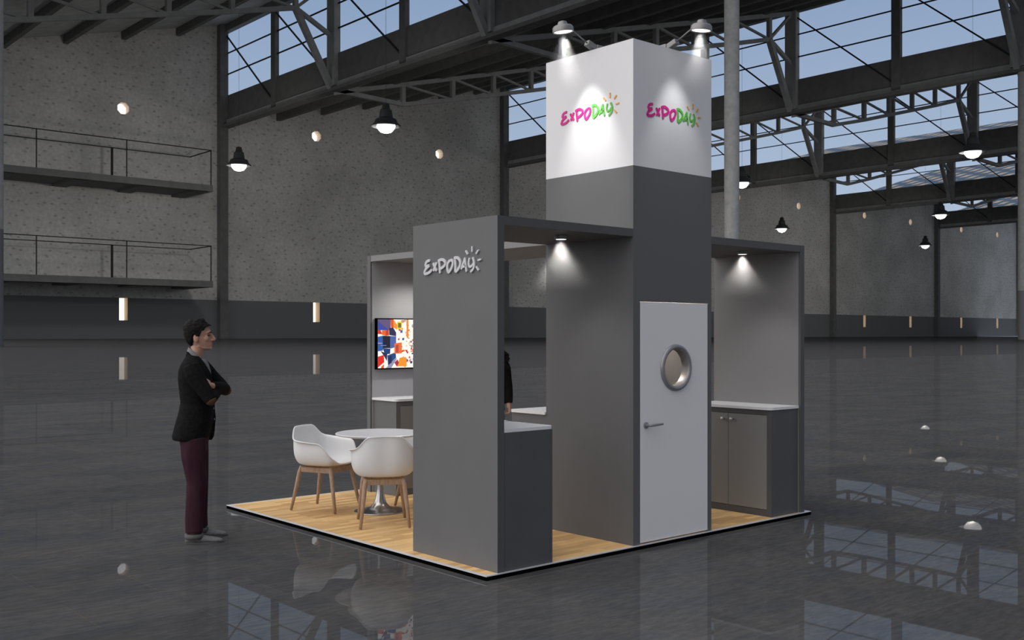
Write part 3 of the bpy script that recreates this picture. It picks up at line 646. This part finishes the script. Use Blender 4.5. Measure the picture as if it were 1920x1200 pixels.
def arm_lamp(label, base, head, aim, energy, size):
    g = thing('arm_spot_lamp', label, 'lamp', base, 0, 'arm spot lamps on the tower')
    hd = Vector(head) - Vector(base); d = Vector((hd.x, hd.y, 0)).normalized(); sd = Vector((-d.y, d.x, 0))
    m = MB(); m.bar((-d * .05) + Vector((0, 0, .0)), (-d * .05) + Vector((0, 0, .05)), .07); m.bar(Vector((0, 0, .012)) - d * .05, d * .075 + Vector((0, 0, .055)), .055, .045); m.obj('mount', 'lampgrey', g, bevel=.006)
    MB().tube([d * .06 + Vector((0, 0, .05)), hd * .5 + Vector((0, 0, .045)), hd + Vector((0, 0, .05)) - d * .04], .006, 8).obj('arm', 'lampgrey', g, smooth=True)
    ax = (Vector(aim) - Vector(head)).normalized()
    axh = (ax + Vector((0, 0, -1.2))).normalized()
    o = MB().lathe([(.012, .078), (.034, .070), (.044, .044), (.072, .038), (.084, .024), (.087, -.012), (.080, -.014), (.076, 0)], n=32, axis=-axh, c=hd).obj('shade', 'lampgrey', g); smooth_angle(o)
    MB().lathe([(.075, 0), (.073, -.008), (.04, -.011)], n=28, axis=-axh, c=hd).obj('lens', 'bulb', g)
    lp = hd + axh * .03
    light('spot', 'SPOT', lp, energy, (1, .99, .97), g, spot_size=R(size), spot_blend=1., shadow_soft_size=.05, aim=lp + ax)
arm_lamp('grey arm spot lamp on the tower edge above the brighter lettered side', (TX0 + .03, .485, ZT), (1.215, .495, 4.105), (TX0, .47, 3.05), 85, 48)
arm_lamp('grey arm spot lamp on the tower edge above the door side', (2.0, PY0 + .03, ZT), (2.005, -.27, 4.10), (2.02, PY0, 3.05), 30, 56)
haze_cone('faint lit haze under the canopy lamp beside the lettered panel', (1.014, .311, HH - TK - .045), R(42), .46, 1.7)
haze_cone('faint lit haze under the canopy lamp beyond the white door', (3.314, .29, HH - TK - .045), R(42), .46, 1.7)
haze_cone('faint lit haze under the rear canopy lamp beside the tower', (1.93, 1.36, HH - TK - .045), R(33), .42, 2.2)
haze_cone('faint lit haze below the arm lamp of the brighter tower side', (1.215, .495, 4.07), R(24), .52, 2.8, (.02, 0, -1))
haze_cone('faint lit haze below the arm lamp of the tower door side', (2.005, -.27, 4.065), R(24), .52, 5.5, (0, .02, -1))
light('porthole_fill', 'POINT', (2.0, .60, 1.95), 42, (1, .86, .72), shadow_soft_size=.06)  # added light without a fitting, brightens the tower inside behind the porthole

# ------------------------------------------------------------------ furniture
def chair_shell():
    """tub shell, front = +x, seat centre at origin; returns grid mesh"""
    nu, nv = 48, 12; grid = []
    def lerp(tab, a):
        for (a0, v0), (a1, v1) in zip(tab, tab[1:]):
            if a0 <= a <= a1:
                t = (a - a0) / (a1 - a0); t = t * t * (3 - 2 * t); return v0 + (v1 - v0) * t
        return tab[-1][1]
    hz = [(0, .788), (28, .784), (52, .676), (75, .660), (112, .645), (138, .50), (152, .455), (180, .448)]
    rx = [(0, .258), (30, .272), (60, .282), (90, .276), (125, .276), (150, .252), (180, .230)]
    rim = []
    for i in range(nu):
        ph = 360 * i / nu; a = ph if ph <= 180 else 360 - ph; an = R(180 + ph)
        c, s = math.cos(an), math.sin(an)
        e = 3.0; q = (abs(c) ** e + abs(s) ** e) ** (-1 / e)
        r = lerp(rx, a); rb = .190 * q                      # flat seat zone
        rt = r * (q ** .75); h = lerp(hz, a)
        col = []
        for j in range(nv + 1):
            t = j / nv
            if t < .36:
                k = t / .36; rad = rb * k; z = .425 + .012 * k * k
            else:
                k = (t - .36) / .64
                # bowl: sweeps outward then up, slight outward flare at the rim
                rad = rb + (rt - rb) * math.sin(min(1, k * 1.3) * math.pi / 2) ** .8 if h > .5 else rb + (rt - rb) * k
                z = .437 + (h - .437) * (k ** 1.75 if h > .5 else k)
            col.append((rad * c, rad * s, z))
        # rim lip turned outward
        if h > .5: x, y, z = col[-1]; lip = .012 + .026 * math.exp(-((a - 78) / 24) ** 2); g = 1 + lip / math.hypot(x, y); col.append((x * g, y * g, z + .002))
        else: x, y, z = col[-1]; g = 1 + .014 / math.hypot(x, y); col.append((x * g, y * g, z - .006))
        grid.append(col)
    m = MB(); m.v = [(0, 0, .425)]
    for i in range(nu): m.v += grid[i][1:]
    n = nv + 1
    for i in range(nu):
        k = (i + 1) % nu; a = 1 + i * n; b = 1 + k * n
        m.f.append((0, a, b))
        for j in range(n - 1): m.f.append((a + j, a + j + 1, b + j + 1, b + j))
    m.m = [0] * len(m.f)
    return m
def make_chair(label):
    g = thing('armchair', label, 'chair', (0, 0, 0), 0, 'white tub chairs round the table')
    o = chair_shell().obj('seat_shell', 'shell', g, smooth=True)
    s = o.modifiers.new('solid', 'SOLIDIFY'); s.thickness = .012; s.offset = 0; subsurf(o, 2); bpy.context.view_layer.update(); bake(o)
    fr = MB(); top = [(-.17, -.165), (.17, -.165), (.17, .165), (-.17, .165)]; ft = [(-.25, -.21), (.25, -.21), (.25, .21), (-.25, .21)]
    for (a, b) in ((0, 1), (1, 2), (2, 3), (3, 0)): fr.bar((top[a][0], top[a][1], .388), (top[b][0], top[b][1], .388), .022, .048)
    fr.obj('apron', 'beech', g, bevel=.004)
    for (a, b), (c, d) in zip(top, ft):
        m = MB(); m.tube([(a * .97, b * .97, .418), (a + (c - a) * .12, b + (d - b) * .12, .36), (a + (c - a) * .5, b + (d - b) * .5, .2), (c, d, .002)], [.017, .0215, .0185, .0125], 14)
        m.obj('leg', 'beech', g, smooth=True)
    return g
def copy_thing(src, loc, rz, label):
    r = src.copy(); COL.objects.link(r); r.location = loc; r.rotation_euler = (0, 0, rz); r['label'] = label
    for ch in list(src.children):
        c = ch.copy(); COL.objects.link(c); c.parent = r
    return r
ch = make_chair('white tub armchair turned toward the table, nearest the standing man')
ch.location = (.612, 3.128, 0.0015); ch.rotation_euler = (0, 0, R(-66))
copy_thing(ch, (.590, 2.125, .0015), R(59.5), 'white tub armchair seen from behind in front of the table')
copy_thing(ch, (1.455, 2.62, .0015), R(180), 'white tub armchair mostly hidden behind the lettered panel')
tb = thing('round_table', 'round white table on a chrome trumpet base between the chairs', 'table', (.93, 2.68, 0))
prof = [(.242, .001), (.245, .006), (.238, .010), (.19, .015), (.135, .025), (.092, .044), (.064, .074), (.048, .115), (.037, .165), (.031, .22), (.029, .30), (.028, .50), (.030, .64), (.05, .70), (.10, .712)]
o = MB().lathe(prof, n=56).obj('pedestal', 'chrome', tb, smooth=True)
o = MB().lathe([(.05, .712), (.36, .714), (.405, .722), (.418, .732), (.418, .738), (.412, .742), (.39, .7425), (.01, .7425)], n=72).obj('table_top', 'tablewhite', tb); smooth_angle(o, 50)
#PEOPLE
# ------------------------------------------------------------------ people
# head shape in standing coordinates (chin .. crown): z, back x, front x, half width
HEAD = [(1.572, -.005, .085, .026), (1.585, -.028, .112, .041), (1.605, -.045, .118, .053), (1.630, -.062, .114, .062), (1.655, -.076, .113, .068),
        (1.685, -.088, .108, .072), (1.712, -.094, .111, .075), (1.742, -.095, .104, .076), (1.768, -.089, .088, .070), (1.788, -.072, .063, .056), (1.800, -.045, .03, .034), (1.804, -.02, .0, .012)]
def headrow(z):
    if z <= HEAD[0][0]: return HEAD[0]
    for a, b in zip(HEAD, HEAD[1:]):
        if a[0] <= z <= b[0]:
            t = (z - a[0]) / (b[0] - a[0]); return tuple(p + (q - p) * t for p, q in zip(a, b))
    return HEAD[-1]
def headpt(z, th, off=0.):
    _, b, f_, w_ = headrow(z); xc = (b + f_) / 2; a = (f_ - b) / 2
    c, s = math.cos(th), math.sin(th)
    k = 1. if c < 0 else (1 - .10 * c * c * s * s * 4)
    return Vector((xc + (a * k + off) * c, (w_ * k + off) * s, z))
def add_head(mb, ears=True, nose=1.):
    zs = [1.572 + (1.804 - 1.572) * i / 24 for i in range(25)]
    mb.loft([[headpt(z, 2 * math.pi * k / 36) for k in range(36)] for z in zs])
    mb.tube([(.098, 0, 1.718), (.116, 0, 1.692), (.116 + .022 * nose, 0, 1.660), (.114 + .014 * nose, 0, 1.649)], [.009, .0115, .0150, .010], 10)
    for s in (-1, 1):
        mb.ball((.116, s * .013, 1.652), (.013, .009, .009), 6)
        mb.tube([(.107, s * .008, 1.716), (.103, s * .03, 1.721), (.088, s * .052, 1.716)], [.008, .009, .006], 8)
        mb.ball((.076, s * .046, 1.668), (.022, .016, .024), 8)
        if ears: mb.ball((-.004, s * .076, 1.668), (.022, .010, .032), 8); mb.ball((-.002, s * .076, 1.645), (.012, .008, .014), 6)
        mb.tube([(.01, s * .050, 1.606), (.06, s * .036, 1.590), (.100, s * .010, 1.586)], [.010, .012, .012], 8)
    mb.ball((.1135, 0, 1.624), (.0095, .021, .0055), 8); mb.ball((.1125, 0, 1.613), (.009, .018, .0055), 8); mb.ball((.104, 0, 1.588), (.018, .020, .014), 8)
def add_hand(mb, wrist, d, n, sz=1., curl=18, side=1):
    d = Vector(d).normalized(); n = (Vector(n) - d * Vector(n).dot(d)).normalized(); s = d.cross(n) * side; wv = Vector(wrist)
    rings = []
    for t, hw, ht in ((-.02, .027, .021), (.0, .028, .020), (.03, .036, .018), (.06, .041, .016), (.088, .040, .013)):
        rings.append([wv + d * t * sz + (s * math.cos(a) * hw + n * math.sin(a) * ht) * sz for a in [2 * math.pi * k / 14 for k in range(14)]])
    mb.loft(rings)
    for o_, ln in ((.030, .072), (.010, .080), (-.010, .075), (-.029, .060)):
        p = wv + (d * .08 + s * o_) * sz; dd = d + s * o_ * 1.5; dd.normalize(); path = [p]
        for k, fr in enumerate((.42, .32, .26)):
            q = Matrix.Rotation(R(curl) * (1 if k else .6), 3, d.cross(n)); dd = q @ dd
            p = p + dd * ln * fr * sz; path.append(p)
        mb.tube(path, [.0090 * sz, .0088 * sz, .0080 * sz, .0062 * sz], 8)
    p = wv + (d * .02 + s * .030) * sz
    mb.tube([p, p + (d * .030 + s * .022 + n * .010) * sz, p + (d * .058 + s * .028 + n * .020) * sz, p + (d * .078 + s * .026 + n * .028) * sz], [.014 * sz, .012 * sz, .0095 * sz, .007 * sz], 8)
def ell(z, b, f_, w_, n=32, e=2.3, yo=0.):
    xc = (b + f_) / 2; a = (f_ - b) / 2; pts = []
    for k in range(n):
        t = 2 * math.pi * k / n; c, s = math.cos(t), math.sin(t); q = (abs(c) ** e + abs(s) ** e) ** (-1 / e)
        pts.append(Vector((xc + a * c * q, yo + w_ * s * q, z)))
    return pts
def hair_cap(name, parent, hairline, thick, mname, curls=.006, seed=1.):
    """a mass of hair from the crown down to the hairline(angle)"""
    m = MB(); nt_, nr = 56, 22; rows = []
    for j in range(nr + 1):
        t = j / nr; row = []
        for k in range(nt_):
            th = 2 * math.pi * k / nt_; zl = hairline(th); z = 1.802 - (1.802 - zl) * (t ** 1.5 if t < 1 else 1)
            th_off = thick(th, z) * min(1, (1 - t) * 9 + .35)
            p = headpt(z, th, th_off)
            p.z += max(0, (1 - t * 2.6)) * thick(th, z)
            nz = noise.noise(Vector((p.x * 46, p.y * 46, p.z * 46 + seed))) + .5 * noise.noise(Vector((p.x * 100, p.y * 100, p.z * 70 + seed)))
            p += Vector((math.cos(th), math.sin(th), .6 * (1 - t))) * curls * nz
            row.append(p)
        rows.append(row)
    rows.append([headpt(hairline(2 * math.pi * k / nt_) + .004, 2 * math.pi * k / nt_, -.008) for k in range(nt_)])
    m.loft(rows, True, True)
    return m.obj(name, mname, parent, smooth=True)
def paint(o, mats, rule):
    me = o.data; me.materials.clear()
    for q in mats: me.materials.append(M[q])
    for p in me.polygons: p.material_index = rule(p.center)

# --- the man standing with folded arms
man = thing('person', 'person in black jacket and burgundy trousers standing with folded arms beside the platform', 'person', (-.887, 2.665, FZ), R(-29))
b = MB(); add_head(b, nose=.95)
b.tube([(.005, 0, 1.60), (-.012, 0, 1.54), (-.03, 0, 1.44)], [.053, .054, .066], 20)
b.loft([ell(z, q, f_, w_) for z, q, f_, w_ in ((.80, -.10, .07, .14), (.95, -.11, .09, .15), (1.1, -.10, .10, .145), (1.3, -.12, .09, .16), (1.42, -.11, .06, .16), (1.49, -.08, .04, .10))])
RS, RE, RW = (-.035, -.190, 1.425), (.115, -.245, 1.185), (.155, .02, 1.222)
LS, LE, LW = (.015, .190, 1.425), (.205, .215, 1.235), (.136, -.122, 1.278)
b.tube([RS, RE], [.045, .035], 12); b.tube([RE, RW], [.035, .028], 12); b.tube([LS, LE], [.045, .035], 12); b.tube([LE, LW], [.035, .028], 12)
add_hand(b, (.124, -.142, 1.282), (-.80, -.58, .08), (-.58, .80, -.05), .92, 20, -1)
add_hand(b, (.155, .05, 1.222), (.02, .98, -.03), (-1, .05, 0), .9, 16, 1)
for s, kx, ax_ in ((-1, -.002, -.015), (1, .0, .0)):
    b.tube([(-.02, s * .095, .84), (kx, s * .10, .47), (ax_, s * .115 + (.04 if s > 0 else 0), .06)], [.075, .05, .038], 14)
bo = fuse(b.obj('body', 'skin', man), .0052, 3)
paint(bo, ['skin', 'lips'], lambda c: 1 if (c.x > .108 and abs(c.y) < .022 and 1.608 < c.z < 1.6295) else 0)
for s in (-1, 1):
    MB().ball((.0955, s * .034, 1.694), (.010, .014, .0065), 8).obj('eye', 'eye', man, smooth=True)
    MB().tube([(.113, s * .014, 1.716), (.109, s * .034, 1.722), (.094, s * .052, 1.716)], [.003, .0045, .002], 8).obj('eyebrow', 'hair', man, smooth=True)
def man_line(th):
    a = abs(math.degrees(math.atan2(math.sin(th), math.cos(th))))
    tab = [(0, 1.770), (28, 1.772), (46, 1.752), (58, 1.735), (72, 1.732), (84, 1.682), (97, 1.676), (103, 1.700), (112, 1.690), (122, 1.640), (140, 1.612), (180, 1.600)]
    for (p, u), (q, v_) in zip(tab, tab[1:]):
        if p <= a <= q: return u + (v_ - u) * (a - p) / (q - p)
    return 1.6
def man_thick(th, z):
    c = math.cos(th); return .013 + .008 * max(0, z - 1.72) / .08 + (.012 * max(0, c) ** 2 if z > 1.76 else 0) + .004 * max(0, -c)
hair_cap('hair', man, man_line, man_thick, 'hair', .006)
# shirt and collar
m = MB(); rings = []
for z, f_, w_ in ((1.26, .112, .008), (1.32, .117, .014), (1.40, .112, .024), (1.46, .094, .036), (1.50, .072, .046)): rings.append(ell(z, f_ - .06, f_ - .004, w_, 20))
m.loft(rings)
for k, (lift, r0, r1) in enumerate(((0, .0565, .066),)):
    rr_ = []
    for (dz, r_) in ((-.024, r1 + .001), (.0, r0 + .001), (.010, r0 - .001), (.008, r0 - .005), (-.024, r1 - .006)):
        ring = []
        for q in range(32):
            t = 2 * math.pi * q / 32; c, s = math.cos(t), math.sin(t)
            ring.append(Vector((-.004 + r_ * 1.08 * c - .006, r_ * s, 1.540 + dz - .048 * c + (-.012 * max(0, c) ** 6))))
        rr_.append(ring)
    m.loft(rr_, False, False)
m.obj('shirt', 'shirt', man, smooth=True)
# jacket: torso and both sleeves
j = MB()
TORSO = [(.835, -.195, .085, .200), (.87, -.198, .100, .206), (.95, -.178, .120, .205), (1.05, -.150, .132, .196), (1.14, -.132, .128, .190), (1.24, -.142, .118, .198), (1.33, -.152, .108, .206), (1.40, -.148, .092, .206), (1.45, -.132, .070, .188), (1.49, -.108, .046, .140), (1.525, -.085, .020, .085)]
j.loft([ell(z, q, f_, w_, 40) for z, q, f_, w_ in TORSO])
def sleeve(S_, E_, W_, k=1.):
    S_, E_, W_ = Vector(S_), Vector(E_), Vector(W_); mid = S_.lerp(E_, .5) + Vector((-.004, 0, 0))
    j.tube([S_ + Vector((0, 0, .03)), S_.lerp(E_, .18), mid, S_.lerp(E_, .85), E_], [.058 * k, .073 * k, .066 * k, .058 * k, .050 * k], 18)
    j.ball(E_, .052 * k, 10); j.tube([E_, E_.lerp(W_, .3), E_.lerp(W_, .7), W_], [.051 * k, .054 * k, .047 * k, .041 * k], 18)
sleeve(RS, RE, RW); sleeve(LS, LE, LW)
for s in (-1, 1): j.tube([(-.085, s * .05, 1.535), (-.025, s * .080, 1.515), (.045, s * .066, 1.465), (.096, s * .040, 1.38), (.120, s * .012, 1.28)], [.012, .016, .019, .018, .010], 10, flat=.8)
j.tube([(-.066, -.05, 1.545), (-.078, 0, 1.558), (-.066, .05, 1.545)], [.012, .013, .012], 10)
j.tube([(.118, .02, 1.20), (.128, .03, 1.0), (.112, .045, .86), (.095, .05, .825)], [.016, .020, .022, .018], 10)
jo = fuse(j.obj('jacket', 'jacket', man), .0085, 5)
for e_, w_, up in ((RE, RW, -.5), (LE, LW, -.3)):
    e_, w_ = Vector(e_), Vector(w_); dn = (e_ - (Vector(RS if e_ == Vector(RE) else LS))).normalized(); c = e_ + dn * .014
    MB().ball(c, (.047, .046, .044), 12).obj('elbow_patch', 'patch', jo, smooth=True)
for p_ in ((.133, -.012, 1.09), (.137, -.008, 1.00)): MB().ball(p_, (.005, .010, .010), 8).obj('button', 'button', jo, smooth=True)
p_ = Vector(LE).lerp(Vector(LW), .62) + Vector((.0, -.012, -.046)); MB().ball(p_, (.009, .009, .005), 8).obj('button', 'button', jo, smooth=True)
# trousers, cuffs, shoes
t = MB(); t.loft([ell(z, q, f_, w_, 32) for z, q, f_, w_ in ((.98, -.13, .10, .16), (.88, -.145, .098, .178), (.80, -.135, .088, .180), (.74, -.115, .075, .165))])
LEG = {-1: [(-.026, -.098, .86), (-.020, -.102, .70), (.004, -.104, .50), (-.004, -.112, .36), (-.014, -.118, .20), (-.014, -.120, .085)], 1: [(-.022, .095, .86), (-.014, .10, .70), (.002, .105, .50), (.000, .125, .36), (-.002, .145, .20), (.004, .160, .085)]}
for s in (-1, 1): t.tube(LEG[s], [.104, .098, .080, .077, .073, .070], 22)
to = fuse(t.obj('trousers', 'trouser', man), .009, 4)
for s in (-1, 1):
    e_ = Vector(LEG[s][-1]); MB().lathe([(.060, .078), (.074, .076), (.076, .055), (.071, .040), (.060, .042)], c=(e_.x, e_.y, 0), n=28).obj('cuff', 'cuff', to, smooth=True)
    x0 = e_.x - .070; m = MB(); rings = []
    for dx, hw, z1 in ((0, .018, .050), (.008, .030, .064), (.05, .037, .074), (.11, .038, .076), (.16, .042, .062), (.21, .046, .050), (.255, .044, .042), (.282, .032, .034), (.298, .012, .022)):
        rings.append([Vector((x0 + dx, e_.y + hw * math.cos(a), .002 + (z1 - .002) * (.5 + .5 * math.sin(a)) if abs(math.sin(a)) < .98 or math.sin(a) > 0 else .002)) for a in [2 * math.pi * k / 16 for k in range(16)]])
    m.loft(rings); so = subsurf(m.obj('shoe', 'shoe', man, smooth=True), 1)
    m = MB(); m.loft([[Vector((x0 + .15 + .150 * math.cos(a) * (1.0), e_.y + .047 * math.sin(a) * (1 if math.cos(a) > -.6 else .8), z)) for a in [2 * math.pi * k / 24 for k in range(24)]] for z in (0, .012)]); m.obj('sole', 'cuff', so)

# --- the person behind the lettered panel, only the arm, hand and hair ends show past its edge
dirw = Vector((2.36, 2.80, 0)) - Vector((EYE.x, EYE.y, 0)); az = math.atan2(-dirw.y, -dirw.x)
wm = thing('person', 'person in black jacket with long dark hair, mostly hidden behind the lettered panel', 'person', (2.36, 2.80, .0015), az)
K = .965
class SMB(MB):
    def obj(s, *a, **k): s.v = [(x * K, y * K, z * K) for x, y, z in s.v]; return MB.obj(s, *a, **k)
b = SMB(); add_head(b, nose=.7); b.tube([(.0, 0, 1.60), (-.012, 0, 1.54), (-.02, 0, 1.45)], [.045, .046, .056], 20)
b.loft([ell(z, q, f_, w_) for z, q, f_, w_ in ((.85, -.11, .08, .14), (1.0, -.10, .08, .13), (1.1, -.09, .08, .12), (1.3, -.10, .10, .14), (1.42, -.09, .06, .15), (1.48, -.07, .03, .10))])
for s in (-1, 1):
    b.tube([(-.01, s * .175, 1.42), (-.02, s * .215, 1.15), (.02, s * .225, .93)], [.04, .032, .026], 12)
    add_hand(b, (.022, s * .226, .965), (.10, s * .04, -1), (.25, -s * 1, 0), .86, 52, s)
    b.tube([(-.02, s * .085, .86), (0, s * .085, .48), (-.02, s * .09, .06)], [.07, .046, .034], 14)
bo = fuse(b.obj('body', 'skin', wm), .0055, 3)
for s in (-1, 1):
    SMB().ball((.0955, s * .034, 1.694), (.010, .014, .0065), 8).obj('eye', 'eye', wm, smooth=True)
hl = lambda th: (1.77 if abs(math.atan2(math.sin(th), math.cos(th))) < .5 else (1.70 if abs(math.atan2(math.sin(th), math.cos(th))) < 1.2 else 1.60))
h1 = SMB(); rings = []
for z, q, f_, w_ in ((1.30, -.155, -.03, .165), (1.38, -.16, -.005, .170), (1.46, -.15, .0, .150), (1.54, -.125, .005, .105), (1.62, -.12, .01, .097), (1.70, -.118, .02, .097), (1.76, -.112, .06, .090), (1.80, -.085, .05, .065), (1.822, -.04, .015, .03)): rings.append(ell(z, q, f_, w_, 32))
h1.loft(rings)
rh = random.Random(5)
for i in range(34):
    s_ = -1 if i % 2 else 1; q0 = Vector((rh.uniform(-.08, -.01), s_ * .085, 1.60 + rh.uniform(-.05, .05))); q2 = Vector((rh.uniform(-.05, .05), s_ * rh.uniform(.185, .232), rh.uniform(1.40, 1.56)))
    q1 = q0.lerp(q2, .5) + Vector((0, s_ * .02, -.035)); h1.tube([q0, q1, q2.lerp(q1, .3) + Vector((0, 0, -.01)), q2], [.013, .013, .009, .0022], 6)
    q3 = q2 + Vector((0, s_ * rh.uniform(-.02, .01), -rh.uniform(.06, .16))); h1.tube([q0, q1 + Vector((0, 0, -.04)), q3.lerp(q1, .3), q3], [.013, .014, .010, .0022], 6)
for i in range(60):
    a = R(95 + 170 * rh.random()) if i % 3 else R(rh.choice((88, 272)) + rh.uniform(-8, 8)); yy = math.sin(a); xx = math.cos(a)
    p0 = Vector((-.05 + .07 * xx, .092 * yy, 1.66)); p1 = Vector((-.065 + .08 * xx, .12 * yy, 1.52)); p2 = Vector((-.075 + .085 * xx, (.165 + .02 * rh.random()) * yy, 1.40)); p3 = p2 + Vector((rh.uniform(-.02, .02), rh.uniform(.0, .035) * yy, -rh.uniform(.08, .16)))
    h1.tube([p0, p1, p2, p2.lerp(p3, .5) + Vector((0, .012 * yy, 0)), p3], [.012, .014, .012, .007, .002], 6)
h1.obj('hair', 'hair', wm, smooth=True)
j = SMB(); j.loft([ell(z, q, f_, w_, 36) for z, q, f_, w_ in ((.90, -.14, .10, .185), (1.0, -.13, .10, .170), (1.1, -.115, .095, .150), (1.2, -.115, .11, .160), (1.32, -.125, .125, .175), (1.40, -.12, .09, .180), (1.45, -.105, .06, .160), (1.49, -.085, .03, .10))])
for s in (-1, 1): j.tube([(-.01, s * .165, 1.43), (-.014, s * .185, 1.36), (-.018, s * .200, 1.25), (-.02, s * .215, 1.15), (0, s * .221, 1.05), (.018, s * .225, .985)], [.050, .062, .056, .052, .048, .042], 18)
fuse(j.obj('jacket', 'jacket', wm), .009, 5)
t = SMB(); t.loft([ell(z, q, f_, w_, 32) for z, q, f_, w_ in ((1.0, -.11, .09, .145), (.88, -.135, .10, .172), (.80, -.12, .09, .172), (.75, -.10, .075, .155))])
for s in (-1, 1): t.tube([(-.02, s * .088, .85), (-.005, s * .088, .68), (.004, s * .086, .48), (-.015, s * .09, .30), (-.02, s * .092, .07)], [.094, .084, .064, .058, .048], 20)
fuse(t.obj('trousers', 'denim', wm), .009, 4)
for s in (-1, 1):
    m = SMB(); rings = []
    for dx, hw, z1 in ((0, .016, .05), (.01, .028, .075), (.05, .034, .085), (.10, .034, .075), (.16, .038, .052), (.21, .038, .040), (.235, .028, .032), (.248, .010, .02)):
        rings.append([Vector((-.085 + dx, s * .092 + hw * math.cos(a), .001 + (z1 - .001) * (.5 + .5 * math.sin(a)))) for a in [2 * math.pi * k / 16 for k in range(16)]])
    m.loft(rings); m.obj('shoe', 'black', wm, smooth=True)
